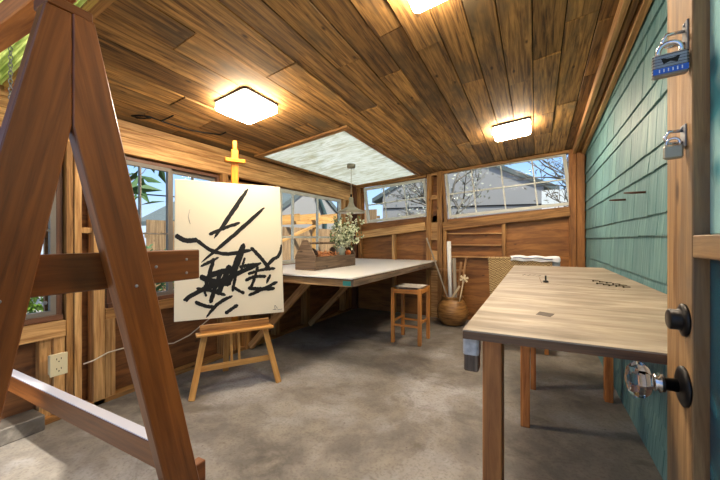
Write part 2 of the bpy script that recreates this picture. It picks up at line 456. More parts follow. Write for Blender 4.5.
# green corrugated roofing strip left of the planks
b = MB()
n = 60
vs = []; fs = []
for j in range(n + 1):
    yy = 0.345 + .465 * j / n
    for xx in (-3.0, -1.67):
        zz = cz(xx, yy) + 0.03 + 0.008 * sin(j * 1.55)
        vs.append((xx, yy, zz)); 
for j in range(n + 1):
    yy = 0.345 + .465 * j / n
    for xx in (-3.0, -1.67):
        zz = cz(xx, yy) + 0.034 + 0.008 * sin(j * 1.55)
        vs.append((xx, yy, zz))
k0 = 2 * (n + 1)
for j in range(n):
    fs.append((2 * j, 2 * j + 2, 2 * j + 3, 2 * j + 1)); fs.append((k0 + 2 * j, k0 + 2 * j + 1, k0 + 2 * j + 3, k0 + 2 * j + 2))
b._add(vs, fs)
tag(b.build('roofing_sheet', 'greenroof'), 'sunlit green corrugated roofing sheet high at the left edge', 'roofing')
b = MB(); b.box(-2.92, -1.64, 0.80, 0.835, 2.15, 2.19); 
q = MB(); q.beam((-2.95, 0.82, cz(-2.95, .82) - .02), (-1.64, 0.82, cz(-1.64, .82) - .02), .04, .04); st(q.build('trim_2', 'firdk'))
# chain hanging from the roofing
b = MB(); cx, cy = -2.43, 0.70; ztop = cz(cx, cy) + 0.02
for k in range(16):
    zc = ztop - 0.05 - k * 0.021; pts = []
    for a in range(13):
        tt = 2 * pi * a / 12
        px, pz = 0.007 * cos(tt), 0.014 * sin(tt)
        pts.append((cx + (px if k % 2 else px * .2), cy + (px * .2 if k % 2 else px), zc + pz))
    b.tube(pts, 0.0026, 5, caps=False)
b.tube([(cx, cy, ztop), (cx, cy, ztop - .03), (cx + .008, cy, ztop - .04), (cx, cy, ztop - .048)], 0.002, 5)
tag(b.build('chain', 'steel'), 'thin steel chain hanging beneath the green roofing sheet', 'chain')

# ---------------- right wall: shingles
b = MB()
b.box(XR + 0.02, XR + 0.12, -0.2, 5.5, -0.1, 4.2)
for k in range(-4, 9):
    for zb, hgt in ((1.244 + .36 * k, .118), (1.362 + .36 * k, .242)):
        if zb + hgt < 0 or zb > 4.1: continue
        y = -0.2
        while y < YB + .1:
            w = random.uniform(0.09, 0.21); z0 = max(zb + random.uniform(-.003, .003), 0.0); z1 = min(zb + hgt + .02, 4.2)
            if z1 <= z0 + .01: y += w; continue
            tb = 0.014 + random.uniform(0, .003); g = 0.0022
            ya, yb_ = y + g, y + w - g
            x0b, x0t = XR + 0.018 - tb, XR + 0.016
            q = [(x0b, ya, z0), (x0t, ya, z1), (x0t, yb_, z1), (x0b, yb_, z0), (XR + .03, ya, z0), (XR + .03, ya, z1), (XR + .03, yb_, z1), (XR + .03, yb_, z0)]
            b.hexa(q); y += w
st(b.build('wall_right', 'shingle'))
# house wall continues above roof and beyond, and shades the yard
b = MB(); b.box(XR + .02, XR + .12, -.75, -0.2, -.1, 4.2); b.box(XR + .02, XR + .12, 5.5, 6.0, -.1, 4.2); st(b.build('wall_house', 'house'))

# ledger strips along the top of the shingle wall
def ledger(n, dx, dz, w, th, mat='fir'):
    bb = MB(); x = XR - dx
    bb.beam((x, YN, cz(x, YN) - dz), (x, YB, cz(x, YB) - dz), w, th); st(bb.build(f'trim_{n}', mat, bevel=.002))
ledger(3, .025, .05, .04, .09); ledger(4, .075, .035, .035, .05, 'firdk'); ledger(5, .125, .04, .035, .075)

# ---------------- frames helper
def sash(name, c, mullx, mullz, mat, depth=0.035, fw=0.045, mw=0.018, nrm=(0, -1, 0), pane=True, fmat=None):
    """c = TL,TR,BR,BL corners as 3D points, c in a vertical plane; bars set at fractions"""
    c = [V(p) for p in c]; nrm = V(nrm)
    t = stthing(name, (c[3] + c[2]) / 2)
    P = lambda u, v: (c[0] * (1 - u) + c[1] * u) * v + (c[3] * (1 - u) + c[2] * u) * (1 - v)
    W = (c[2] - c[3]).length; Hh = (c[0] - c[3]).length
    fu, fv = fw / 2 / W, fw / 2 / Hh
    bb = MB()
    bb.beam(P(0, fv), P(1, fv), fw, depth, nrm); bb.beam(P(0, 1 - fv), P(1, 1 - fv), fw, depth, nrm)
    bb.beam(P(fu, 0) + nrm * .0007, P(fu, 1) + nrm * .0007, fw, depth, nrm); bb.beam(P(1 - fu, 0) + nrm * .0007, P(1 - fu, 1) + nrm * .0007, fw, depth, nrm)
    bb.build('frame', fmat or mat, t)
    bb = MB()
    for u in mullx: bb.beam(P(u, fv * 2), P(u, 1 - 2 * fv), mw, depth * .8, nrm)
    for v in mullz: bb.beam(P(2 * fu, v) + nrm * .0006, P(1 - 2 * fu, v) + nrm * .0006, mw, depth * .8, nrm)
    if mullx or mullz: bb.build('muntins', mat, t)
    if pane:
        bb = MB(); e = .004
        pts = [P(fu, fv) - nrm * .0, P(1 - fu, fv), P(1 - fu, 1 - fv), P(fu, 1 - fv)]
        bb.prism([p + nrm * .002 for p in pts], -nrm * .004); bb.build('pane', 'glass', t)
    return t

# ---------------- back wall
yb = YB
sash('window_1', [(-2.69, yb, 2.132), (-1.58, yb, 2.212), (-1.50, yb, 1.612), (-2.62, yb, 1.518)], [1/3, 2/3], [.5], 'whitepaint', fw=.045)
sash('window_2', [(-1.27, yb, 2.296), (.35, yb, 2.388), (.43, yb, 1.69), (-1.195, yb, 1.563)], [.25, .5, .75], [.5], 'whitepaint', fw=.04)
def tr(n, p0, p1, w, th, mat='firdk', up=(0, -1, 0)):
    bb = MB(); bb.beam(p0, p1, w, th, up); return st(bb.build(f'trim_{n}', mat, bevel=.002))
# posts between and beside the windows
yy = yb - .012
tr(10, (-1.52, yy, 0), (-1.50, yy, 2.27), .075, .09)
tr(11, (-1.325, yy, 0), (-1.34, yy, 2.30), .075, .09)
bb = MB()
for z0, z1 in ((0, 1.05), (1.22, 1.50), (1.86, 1.93), (2.24, 2.30)): bb.box(-1.475, -1.37, yy - .03, yy + .04, z0, z1)
st(bb.build('trim_12', 'fir', bevel=.002))
tr(13, (.435, yy, 0), (.425, yy, 2.42), .08, .09, 'ply')
tr(14, (.525, yy, 0), (.515, yy, 2.44), .09, .09, 'ply')
tr(15, (-2.86, yy, 0), (-2.86, yy, 2.17), .09, .09, 'plydk')
tr(16, (-2.745, yy, .9), (-2.79, yy, 2.17), .07, .05, 'firdk')
tr(17, (-1.24, yy, 1.5), (-1.30, yy, 2.31), .04, .07)
# sloping rails under the windows
tr(18, (-1.285, yy - .03, 1.43), (.395, yy - .03, 1.60), .125, .06, 'firdk')
tr(19, (-2.81, yy - .03, 1.30), (-1.56, yy - .03, 1.44), .125, .06, 'fir')
# head rails
tr(20, (-2.82, yy - .02, cz(-2.82, yb) - .025), (-1.55, yy - .02, cz(-1.55, yb) - .025), .045, .05)
tr(21, (-1.29, yy - .02, cz(-1.29, yb) - .025), (.39, yy - .02, cz(.39, yb) - .025), .04, .05)
# uprights below
tr(22, (-2.11, yy, 0), (-2.11, yy, 1.35), .05, .09, 'fir')
tr(23, (-.41, yy, 0), (-.41, yy, 1.46), .05, .09, 'firdk')
tr(24, (-1.255, yy, 0), (-1.255, yy, 1.38), .05, .08, 'firdk')
# sheathing behind
bb = MB()
def sheath(x0, x1, z0a, z0b, z1a, z1b, y0=yb + .03, y1=yb + .05):
    bb.hexa([(x0, y0, z0a), (x1, y0, z0b), (x1, y1, z0b), (x0, y1, z0a), (x0, y0, z1a), (x1, y0, z1b), (x1, y1, z1b), (x0, y1, z1a)])
sheath(-2.92, -1.36, 0, 0, 1.49, 1.615); sheath(-1.36, .62, 0, 0, 1.535, 1.69)
sheath(-2.92, -2.70, 1.5, 1.5, 2.2, 2.2); sheath(-2.92, -1.36, 2.14, 2.225, 2.22, 2.33); sheath(-1.36, .62, 2.29, 2.395, 2.35, 2.5)
sheath(-1.49, -1.28, 1.5, 1.5, 2.3, 2.3); sheath(.43, .62, 1.6, 1.6, 2.5, 2.5)
st(bb.build('wall_back', 'ply'))
# small ledges (slats) across the second bay
for i, z in enumerate((1.31, 1.135, .955)):
    bb = MB(); bb.box(-1.23, -.435, yb - .05, yb + .03, z, z + .016)
    tag(bb.build('shelf', 'fir'), ['thin wooden ledge in the back wall bay, topmost of three', 'thin wooden ledge in the back wall bay, middle of three', 'thin wooden ledge in the back wall bay, lowest of three'][i], 'shelf', 'ledges in the back wall bay')

# ---------------- left wall
xl = XL
def trl(n, y0, y1, z0, z1, d=.09, mat='fir', x=None, ax='z'):
    bb = MB(); x = xl if x is None else x
    bb.box(x - .03, x - .03 + d, y0, y1, z0, z1, ax); return st(bb.build(f'trim_{n}', mat, bevel=.002))
# header planks
bb = MB(); bb.box(xl - .03, xl + .05, .3, 5.2, 1.905, 2.03, 'y'); bb.box(xl - .03, xl + .046, .3, 5.2, 2.033, 2.10, 'y'); bb.box(xl - .03, xl + .042, .3, 5.2, 2.103, 2.165, 'y')
st(bb.build('trim_30', 'fir', bevel=.003))
trl(31, 1.105, 1.145, 0, 1.905, .08, 'firdk'); trl(32, 1.148, 1.19, 0, 1.905, .09)
trl(33, 1.262, 1.335, 0, 1.905, .09); trl(34, 1.338, 1.375, 0, .62, .085); trl(35, 1.378, 1.41, 0, .62, .08)
trl(36, 1.04, 1.10, 0, .60, .07); trl(37, .97, 1.035, 0, .56, .05)
trl(38, 1.192, 1.26, 1.27, 1.31, .07)
trl(39, .2, 1.10, .56, .67, .085, 'fir', ax='y')                 # rail below window 3
trl(40, 1.34, 2.44, .62, .70, .085, 'firdk', ax='y')             # rail below window 4
trl(41, 2.40, 2.47, 0, 1.905, .09, 'firdk'); trl(42, 2.56, 2.61, 0, 1.905, .09, 'firdk'); trl(43, 3.20, 3.27, 0, 1.905, .09)
trl(44, 4.86, 4.93, 0, 1.905, .09); trl(45, 5.02, 5.18, 0, 1.905, .07, 'firdk')
trl(46, 3.24, 4.9, .84, .90, .085, 'firdk', ax='y')
trl(47, 2.46, 3.2, 1.80, 1.85, .09, 'firdk', ax='y'); trl(48, 3.81, 3.90, 0, .83, .10, 'firdk'); trl(49, 2.70, 2.78, 0, .83, .10, 'firdk')
bb = MB()
def lsh(y0, y1, z0, z1): bb.box(xl - .06, xl - .035, y0, y1, z0, z1, 'y')
lsh(-.3, 1.02, -.02, .66); lsh(1.02, 1.13, 0, 2.15); lsh(1.13, 1.32, 0, 2.15); lsh(1.32, 2.42, 0, .66); lsh(2.40, 3.30, 0, 2.15); lsh(3.3, 4.84, 0, .88); lsh(4.84, 5.32, 0, 2.15); lsh(-.3, 5.32, 1.88, 2.2); lsh(-.3, .15, 0, 2.15)
st(bb.build('wall_left', 'plymid'))
bb = MB(); bb.box(xl - .1, -2.79, -.4, .965, 0, .10, 'y'); st(bb.build('trim_60', 'floor', bevel=.006))
# bottom plate, lying out on the slab by the studs
bb = MB(); bb.box(xl - .03, xl + .06, -.3, 5.2, 0, .035, 'y'); st(bb.build('baseboard_left', 'firdk', bevel=.002))
L = lambda y, z, dx=0: (xl + dx, y, z)
def casing(n, y0, y1, z0, z1, mat='brownlt', w=.035):
    bb = MB(); x = xl - .01; d = .06
    bb.box(x - d / 2, x + d / 2, y0 - w, y0, z0, z1, 'z'); bb.box(x - d / 2, x + d / 2, y1, y1 + w, z0, z1, 'z')
    bb.box(x - d / 2, x + d / 2 + .015, y0 - w, y1 + w, z0 - w, z0, 'y'); bb.box(x - d / 2, x + d / 2, y0 - w, y1 + w, z1, z1 + w * .8, 'y')
    st(bb.build(f'trim_{n}', mat, bevel=.002))
casing(50, .18, 1.06, .71, 1.86); sash('window_3', [L(.18, 1.86), L(1.06, 1.86), L(1.06, .71), L(.18, .71)], [.5], [.5], 'greypaint', nrm=(1, 0, 0), fw=.03, mw=.012)
casing(51, 1.40, 2.36, .735, 1.86)
sash('window_4', [L(1.40, 1.86), L(1.88, 1.86), L(1.88, .735), L(1.40, .735)], [.45], [.48], 'greypaint', nrm=(1, 0, 0), fw=.032, mw=.012)
sash('window_5', [L(1.88, 1.86, -.03), L(2.36, 1.86, -.03), L(2.36, .735, -.03), L(1.88, .735, -.03)], [.5], [.48], 'greypaint', nrm=(1, 0, 0), fw=.032, mw=.012)
sash('window_6', [L(3.32, 1.885), L(4.84, 1.90), L(4.84, .905), L(3.32, .905)], [.18, .56], [.36], 'whitepaint', nrm=(1, 0, 0), fw=.045, mw=.028)

# ------------------------------------------------------------------ ceiling lamps
def ceiling_light(label, x0, x1, y0, y1, drop=.072):
    cx, cy = (x0 + x1) / 2, (y0 + y1) / 2
    t = thing('ceiling_light', label, 'light', (cx, cy, cz(cx, cy)), 'square ceiling lights')
    def slab(a, o0, o1, r=.032):
        bb = MB(); pts = []
        xa, xb, ya, yb2 = x0 + a, x1 - a, y0 + a, y1 - a
        for (px, py, s0) in ((xb - r, yb2 - r, 0), (xa + r, yb2 - r, 90), (xa + r, ya + r, 180), (xb - r, ya + r, 270)):
            for k in range(5):
                an = radians(s0 + 22.5 * k); X = px + r * cos(an); Y = py + r * sin(an); pts.append((X, Y, cz(X, Y) - o1))
        bb.prism(pts, (0, 0, o1 - o0)); return bb
    slab(-.004, .003, .018).build('mounting_plate', 'black', t)
    slab(0.0, .0185, drop).build('diffuser', 'lamp', t, bevel=.012, seg=3)
    return t
ceiling_light('square glowing ceiling light above the easel, left of the three', -2.168, -1.838, 1.735, 2.09)
ceiling_light('glowing ceiling light near the back wall, above the far window', -.41, -.05, 3.80, 4.14)
ceiling_light('glowing ceiling light cut off by the top edge of the view', -.58, -.23, 1.39, 1.745)

# ------------------------------------------------------------------ pendant lamp
px_, py_ = -2.21, 3.95; zt = cz(px_, py_) + .002
t = thing('pendant_lamp', 'grey metal pendant lamp hanging over the white desk', 'lamp', (px_, py_, zt))
b = MB(); b.lathe([(.055, -.05), (.058, -.012), (.058, 0)], (px_, py_, zt)); b.build('canopy', 'shade', t)
b = MB(); b.tube([(px_, py_, zt - .05), (px_, py_, 1.83)], .004, 6); b.build('cord', 'cable', t)
b = MB(); b.lathe([(.012, 1.80), (.028, 1.79), (.032, 1.72), (.05, 1.675), (.10, 1.64), (.185, 1.607), (.188, 1.585), (.182, 1.585), (.18, 1.603), (.095, 1.632), (.04, 1.668), (.02, 1.68)], (px_, py_, 0)); ls_ = b.build('lamp_shade', 'shade', t)
b = MB(); b.lathe([(.012, 1.80), (.016, 1.83), (.006, 1.84)], (px_, py_, 0)); b.build('socket', 'black', t)
b = MB(); b.lathe([(.004, 1.668), (.022, 1.66), (.034, 1.635), (.028, 1.61), (.004, 1.60)], (px_, py_, 0), n=16); b.build('bulb', emis('pendant bulb', srgb(255, 236, 200), 14), ls_)
b = MB(); b.lathe([(.181, 1.586), (.178, 1.60), (.093, 1.629), (.04, 1.664), (.039, 1.663), (.092, 1.627), (.176, 1.598), (.179, 1.585)], (px_, py_, 0)); b.build('lining', 'shadein', ls_)

# ------------------------------------------------------------------ white corner desk
DZ = .9
t = thing('corner_desk', 'white topped desk built into the back left corner', 'desk', (-2.1, 3.9, 0))
DX1 = -1.37; DY0 = 2.50; DY1 = 5.18
b = MB(); b.prism([(xl + .07, DY0, DZ - .012), (DX1, DY0 - .04, DZ - .012), (DX1, DY1, DZ - .012), (xl + .07, DY1, DZ - .012)], (0, 0, .012)); b.build('desktop', 'white', t)
b = MB(); b.box(xl + .07, DX1 - .002, DY0 + .005, DY1, DZ - .026, DZ - .0125); b.build('subtop', 'benchedge', t)
b = MB(); b.box(xl + .07, DX1 - .03, DY0 + .0, DY0 + .04, DZ - .085, DZ - .0265, 'x'); b.build('front_rail', 'fir', t, bevel=.002)
b = MB(); b.box(DX1 - .03, DX1 - .0, DY0 - .0, DY1, DZ - .08, DZ - .0265, 'y'); b.build('side_rail', 'greywood', t, bevel=.002)
b = MB(); b.box(DX1 - .11, DX1 - .032, DY0 - .003, DY0 - .0005, DZ - .075, DZ - .035); tag(b.build('sticker', 'teal', t), 'teal sticker')
for Y in (2.75, 3.86):
    b = MB(); b.beam((xl + .09, Y, .03), (-1.98, Y, DZ - .05), .07, .04, (0, 1, 0)); b.build('brace', 'fir', t, bevel=.002)

# ------------------------------------------------------------------ wooden tote on the desk
t = thing('tool_tote', 'weathered grey wooden tote with gable ends on the white desk', 'planter box', (-2.16, 3.28, DZ))
TX0, TX1, TY0, TY1 = -2.29, -2.03, 2.86, 3.74; z0 = DZ + .001
for Y in (TY0, TY1 - .02):
    b = MB(); xm = (TX0 + TX1) / 2
    b.prism([(TX0, Y, z0), (TX1, Y, z0), (TX1, Y, z0 + .145), (xm + .03, Y, z0 + .32), (xm - .03, Y, z0 + .32), (TX0, Y, z0 + .145)], (0, .02, 0)); 
    b.build('end_panel', 'greywood', t, bevel=.002)
for X in (TX0, TX1 - .018):
    b = MB(); b.box(X, X + .018, TY0 + .021, TY1 - .021, z0, z0 + .14, 'y'); b.build('side_panel', 'greywood', t, bevel=.002)
b = MB(); b.box(TX0 + .019, TX1 - .019, TY0 + .021, TY1 - .021, z0, z0 + .012, 'y'); b.build('bottom', 'greywood', t)
b = MB(); b.tube([((TX0 + TX1) / 2, TY0 + .02, z0 + .285), ((TX0 + TX1) / 2, TY1 - .02, z0 + .285)], .012, 10); b.build('handle', 'greywood', t)
zi = z0 + .012
# shavings (uncountable)
b = MB()
for k in range(500):
    p = V((random.uniform(TX0 + .03, TX1 - .03), random.uniform(TY0 + .04, TY1 - .3), zi + random.uniform(.10, .165)))
    d = V((random.uniform(-1, 1), random.uniform(-1, 1), random.uniform(-.2, .8)))
    b.leaf(p, d, .012, random.uniform(.02, .05))
b.box(TX0 + .025, TX1 - .025, TY0 + .03, TY1 - .05, zi + .001, zi + .09)
tag(b.build('wood_shavings', 'chip'), 'orange wood shavings filling the grey tote', 'shavings', kind='stuff')
def pine_cone(x, y, z, r, lab):
    b = MB(); b.ball((x, y, z), r * .7, 10, (1, 1, 1.2))
    for i in range(9):
        for k in range(9):
            a = 2 * pi * (k + .5 * (i % 2)) / 9; ph = pi * (i + .7) / 10
            d = V((sin(ph) * cos(a), sin(ph) * sin(a), cos(ph) + .35))
            b.leaf(V((x, y, z)) + V((d.x, d.y, (cos(ph)) * 1.2)) * r * .6, d, r * .45, r * .5, (0, 0, 1))
    tag(b.build('pine_cone', 'cone'), lab, 'pine cone', 'pine cones in the tote')
pine_cone(-2.09, 2.95, zi + .155, .04, 'dark pine cone at the near end of the grey tote')
pine_cone(-2.20, 3.06, zi + .165, .045, 'dark pine cone behind the near one, at the tote side by the window')
pine_cone(-2.12, 3.34, zi + .17, .05, 'dark pine cone in the middle of the grey tote')
b = MB(); b.ball((-2.09, 3.66, zi + .15), .035, 12); tag(b.build('gourd', plain('orange gourd', srgb(222, 120, 50), .5)), 'small orange gourd at the far end of the tote', 'gourd')
# plant in vase standing in the tote
vx, vy = -2.13, 3.54
b = MB(); b.lathe([(.035, 0), (.05, .02), (.06, .09), (.05, .16), (.032, .2), (.038, .22), (.03, .22), (.028, .2)], (vx, vy, zi + .1)); 
tag(b.build('vase', 'vase'), 'grey green glazed vase standing in the tote', 'vase')
t = thing('flowering_plant', 'leafy plant with pale blossoms rising from the vase in the tote', 'plant', (vx, vy, zi + .12))
bs, bl, bf = MB(), MB(), MB(); random.seed(21)
for k in range(34):
    a = random.uniform(0, 2 * pi); lean = random.uniform(.05, .30); hh = random.uniform(.12, .42)
    e = V((vx + lean * cos(a) * .9 + .03, vy + lean * sin(a) * .7, zi + .2 + hh)); s0 = V((vx, vy, zi + .15))
    pts = [s0 + (e - s0) * u + V((0, 0, .06 * sin(pi * u))) for u in (0, .25, .5, .75, 1)]
    bs.tube(pts, .0022, 5)
    for u in range(30):
        w = random.uniform(.35, 1.05); p = s0 + (e - s0) * w + V([random.uniform(-.03, .03) for _ in range(3)])
        d = V([random.uniform(-1, 1) for _ in range(3)])
        (bf if (cos(a) > -.2 and random.random() < .8) else bl).leaf(p, d, .024, .042)
bs.build('stems', 'stem', t); bl.build('leaves', 'leaf', t); bf.build('blossoms', 'leaflt', t)

# ------------------------------------------------------------------ stool
t = thing('stool', 'honey coloured wooden stool with a white woven seat', 'stool', (-1.35, 3.91, 0))
sx0, sx1, sy0, sy1 = -1.535, -1.165, 3.71, 4.09; lw = .04
for X in (sx0, sx1 - lw):
    for Y in (sy0, sy1 - lw):
        b = MB(); b.box(X, X + lw, Y, Y + lw, 0, .655, 'z'); b.build('leg', 'stool', t, bevel=.004)
def rail(x0, x1, y0, y1, z0, z1, ax, nm): b = MB(); b.box(x0, x1, y0, y1, z0, z1, ax); b.build(nm, 'stool', t, bevel=.003)
for Y in (sy0 + .01, sy1 - .03): rail(sx0 + lw, sx1 - lw, Y, Y + .02, .59, .64, 'x', 'apron'); rail(sx0 + lw, sx1 - lw, Y, Y + .02, .20, .225, 'x', 'stretcher')
for X in (sx0 + .01, sx1 - .03): rail(X, X + .02, sy0 + lw, sy1 - lw, .59, .64, 'y', 'apron'); rail(X, X + .02, sy0 + lw, sy1 - lw, .24, .265, 'y', 'stretcher')
b = MB(); vs = []; fs = []; n = 14
for j in range(n + 1):
    for i in range(n + 1):
        u, v = i / n, j / n
        vs.append((sx0 + .02 + u * (sx1 - sx0 - .04), sy0 + .02 + v * (sy1 - sy0 - .04), .664 - .022 * sin(pi * u) * sin(pi * v) + .002 * ((i + j) % 2)))
for j in range(n):
    for i in range(n): a = j * (n + 1) + i; fs.append((a, a + 1, a + n + 2, a + n + 1))
b._add(vs, fs, smooth=True); b.box(sx0 + .02, sx1 - .02, sy0 + .02, sy1 - .02, .622, .638)
b.build('seat', 'fabric', t)

# ------------------------------------------------------------------ big pot with rolls and sticks
PX, PY = -1.07, 4.93
t = thing('floor_pot', 'round ribbed brown pot on the floor by the back wall', 'pot', (PX, PY, 0))
prof = [(.12, 0), (.135, .01)]
for k in range(19):
    u = k / 18; r = .125 + .095 * sin(pi * min(1, (u * .93 + .06))) ** .8 + .004 * sin(k * 2.9)
    prof.append((r, .012 + u * .36))
prof += [(.14, .385), (.155, .40), (.15, .41), (.13, .405), (.125, .38), (.17, .3), (.18, .2), (.11, .03)]
b = MB(); b.lathe(prof, (PX, PY, 0), n=40); b.build('body', 'pot', t)
def stick(name, p0, p1, r, mat, label, cat, grp=None, n=10):
    b = MB(); b.tube([p0, p1], r, n); return tag(b.build(name, mat), label, cat, grp)
def lath(name, p0, p1, w, th, mat, label, cat, up=(0, 1, 0)):
    b = MB(); b.beam(p0, p1, w, th, up); return tag(b.build(name, mat, bevel=.001), label, cat)
stick('paper_tube', (PX - .015, PY - .03, .05), (PX - .045, PY - .05, 1.20), .030, 'tube', 'tall white tube standing in the brown pot', 'tube', n=16)
stick('paper_tube', (PX + .045, PY - .0, .05), (PX + .0, PY + .03, .93), .016, 'stickgr', 'thin greenish tube behind the tall white one', 'tube')
lath('wood_strip', (PX + .06, PY - .06, .06), (PX + .04, PY - .09, .96), .045, .012, 'stickgr', 'flat grey slat standing in the pot right of the white tube', 'slat')
lath('wooden_stick', (PX + .06, PY + .03, .06), (PX + .19, PY - .0, .97), .026, .02, 'stickdk', 'brown square stick leaning right in the pot', 'stick')
lath('wood_strip', (PX + .02, PY + .07, .06), (PX + .10, PY + .10, .90), .03, .012, 'stickdk', 'shorter brown slat leaning behind the square stick', 'slat')
lath('wooden_stick', (PX - .04, PY - .09, .36), (-1.345, 4.55, 1.25), .018, .014, 'stickgr', 'long thin stick leaning left out of the pot', 'stick')
lath('paint_paddle', (PX + .0, PY - .10, .38), (PX + .13, PY - .16, .58), .028, .01, 'cross', 'pale flat paddle leaning at the front of the pot', 'paddle')
t = thing('carved_flower', 'pale carved wooden flower on a stem in the pot', 'ornament', (PX + .16, PY - .1, .45))
b = MB(); b.tube([(PX + .08, PY - .06, .2), (PX + .17, PY - .13, .62)], .008, 8); b.build('stem', 'cross', t)
b = MB(); cc = V((PX + .185, PY - .15, .68))
for k in range(6):
    a = 2 * pi * k / 6 + .3; d = V((cos(a), .15, sin(a)))
    b.beam(cc + d * .006 + V((0, k * .0015, 0)), cc + d * .06 + V((0, k * .0015, 0)), .026, .01, (0, 1, 0))
b.ball(cc - V((0, .012, 0)), .016, 8); b.build('petals', 'cross', t)
# long lath lying level behind the pot
lath('wooden_lath', (-1.52, 5.14, .77), (-.95, 5.14, .765), .03, .012, 'stickdk', 'dark lath fixed level on the wall behind the pot', 'lath')
# ------------------------------------------------------------------ workbench (long plywood table)
TZ = .962
t = thing('work_table', 'long worn plywood work table along the teal shingle wall', 'table', (.2, 2.5, 0))
tpts = [(-.187, .993), (.55, 1.002), (.55, 3.80), (-.195, 3.78)]
b = MB(); off = [V((x, y, TZ - .004)) for x, y in tpts]
b._add([p for p in off] + [p + V((0, 0, .004)) for p in off], MB.HF, [V((p.x, p.y, 0)) for p in off] * 2, .5); b.build('tabletop', 'bench', t)
b = MB(); off = [V((x, y, TZ - .026)) for x, y in tpts]; b._add([p for p in off] + [p + V((0, 0, .0215)) for p in off], MB.HF); b.build('ply_edge', 'benchedge', t)
def tleg(x0, x1, y0, y1): b = MB(); b.box(x0, x1, y0, y1, 0, TZ - .027, 'z'); b.build('leg', 'benchleg', t, bevel=.003)
tleg(-.138, -.086, 1.03, 1.115); tleg(.44, .525, 1.05, 1.13); tleg(-.09, -.035, 2.43, 2.47); tleg(-.04, .0, 3.07, 3.13); tleg(.46, .512, 3.09, 3.16)
b = MB(); b.box(-.10, .44, 1.30, 1.34, TZ - .1, TZ - .027, 'x'); b.build('apron', 'benchleg', t, bevel=.002)
b = MB(); b.box(-.19, -.15, 1.026, 1.074, TZ - .13, TZ - .027, 'z'); tag(b.build('bracket_block', 'greywood', t, bevel=.003), 'short block under the corner')
b = MB(); b.box(-.193, -.148, 1.023, 1.076, TZ - .085, TZ - .028, 'z'); tag(b.build('plaster_drip', plain('dripped white plaster', srgb(206, 202, 196), .8, nscale=70, namt=.35, bmp=.8), t, bevel=.006), 'crust of white plaster')
# stains in the bench top (marks with a shape of their own)
mst = plain('dark stain', srgb(92, 78, 64), .7, nscale=50, namt=.4)
b = MB(); b.prism([(.0, 1.31, TZ + .0002), (.043, 1.29, TZ + .0002), (.058, 1.35, TZ + .0002), (.012, 1.37, TZ + .0002)], (0, 0, .0006)); tag(b.build('stain', mst, t), 'dark rectangular stain')
b = MB()
for k in range(7):
    a = k * .35; b.beam((-.086 + .017 * k, 2.72 + .03 * sin(k * 2), TZ + .0006), (-.071 + .017 * k, 2.76 + .035 * cos(k * 3), TZ + .0006), .008, .0008)
tag(b.build('stain', mst, t), 'squiggle of dark marks')
b = MB(); b.beam((.03, 2.28, TZ + .0004), (.40, 2.14, TZ + .0004), .004, .0006); b.beam((.03, 2.28, TZ + .0004), (.02, 2.62, TZ + .0004), .004, .0006); b.beam((.02, 2.62, TZ + .0004), (.34, 2.62, TZ + .0004), .003, .0006); tag(b.build('seam', 'benchedge', t), 'cut line of an inset patch')
# hardware lying on the bench
t = thing('bolt', 'short dark bolt standing upright on the plywood table', 'bolt', (.052, 2.33, TZ))
b = MB(); b.lathe([(.005, 0), (.005, .03)], (.052, 2.33, TZ + .012), n=10); b.build('shank', 'black', t)
b = MB(); b.lathe([(.016, 0), (.017, .006), (.012, .012)], (.052, 2.33, TZ), n=6, smooth=False); b.build('head', 'black', t)
random.seed(5)
def screw(x, y, a, lab):
    b = MB(); d = V((cos(a), sin(a), 0)); p = V((x, y, TZ + .0055))
    b.tube([p, p + d * .005, p + d * .0055, p + d * .035, p + d * .04], [.005, .005, .0025, .0022, .0005], 8)
    return tag(b.build('screw', 'screw'), lab, 'screw', 'loose screws on the work table')
s0 = 'one of the small dark screws scattered on the plywood table by the shingle wall'
for k in range(10):
    screw(.31 + .027 * (k % 5) + random.uniform(-.006, .006), 2.50 - .07 * (k % 5) * .5 + (k // 5) * -.12 + random.uniform(-.015, .015), random.uniform(-.5, .8), s0)

# ------------------------------------------------------------------ wicker chair + cloth
t = thing('wicker_chair', 'woven wicker chair at the far end of the work table', 'chair', (-.15, 4.4, 0))
b = MB(); n = 12
cx0, cx1 = -.53, .17
for i in range(n):
    u0, u1 = i / n, (i + 1) / n
    f = lambda u: cx0 + (cx1 - cx0) * u; g = lambda u: 4.52 + .10 * (1 - (2 * u - 1) ** 2) - .05
    q = []
    for zz, sh in ((.36, .03), (.985, 0.0)):
        for u, dy in ((u0, 0), (u1, 0), (u1, .035), (u0, .035)):
            X = f(u); X = X + (sh if u < .5 else -sh) * abs(2 * u - 1); q.append((X, g(u) + dy - (.05 if zz < .5 else 0), zz))
    b._add(q, MB.HF, [V((p[0], p[2], p[1])) for p in q], .5)
b.build('backrest', 'wicker', t)
b = MB(); b.tube([(cx0 + (cx1 - cx0) * i / 12, 4.49 + .10 * (1 - (2 * i / 12 - 1) ** 2), .985) for i in range(13)], .024, 8); b.build('top_rim', 'wicker', t)
b = MB(); b.box(cx0 + .03, cx1 - .03, 4.04, 4.49, .36, .42); b.build('seat', 'wicker', t, bevel=.02)
b = MB(); b.box(cx0 + .05, cx1 - .05, 4.05, 4.46, .421, .50); tag(b.build('cushion', 'cloth', t, bevel=.03, seg=3), 'white seat cushion')
for X in (cx0 + .05, cx1 - .09):
    for Y in (4.07, 4.44): b = MB(); b.box(X, X + .04, Y, Y + .04, 0, .36, 'z'); b.build('leg', 'stool', t)
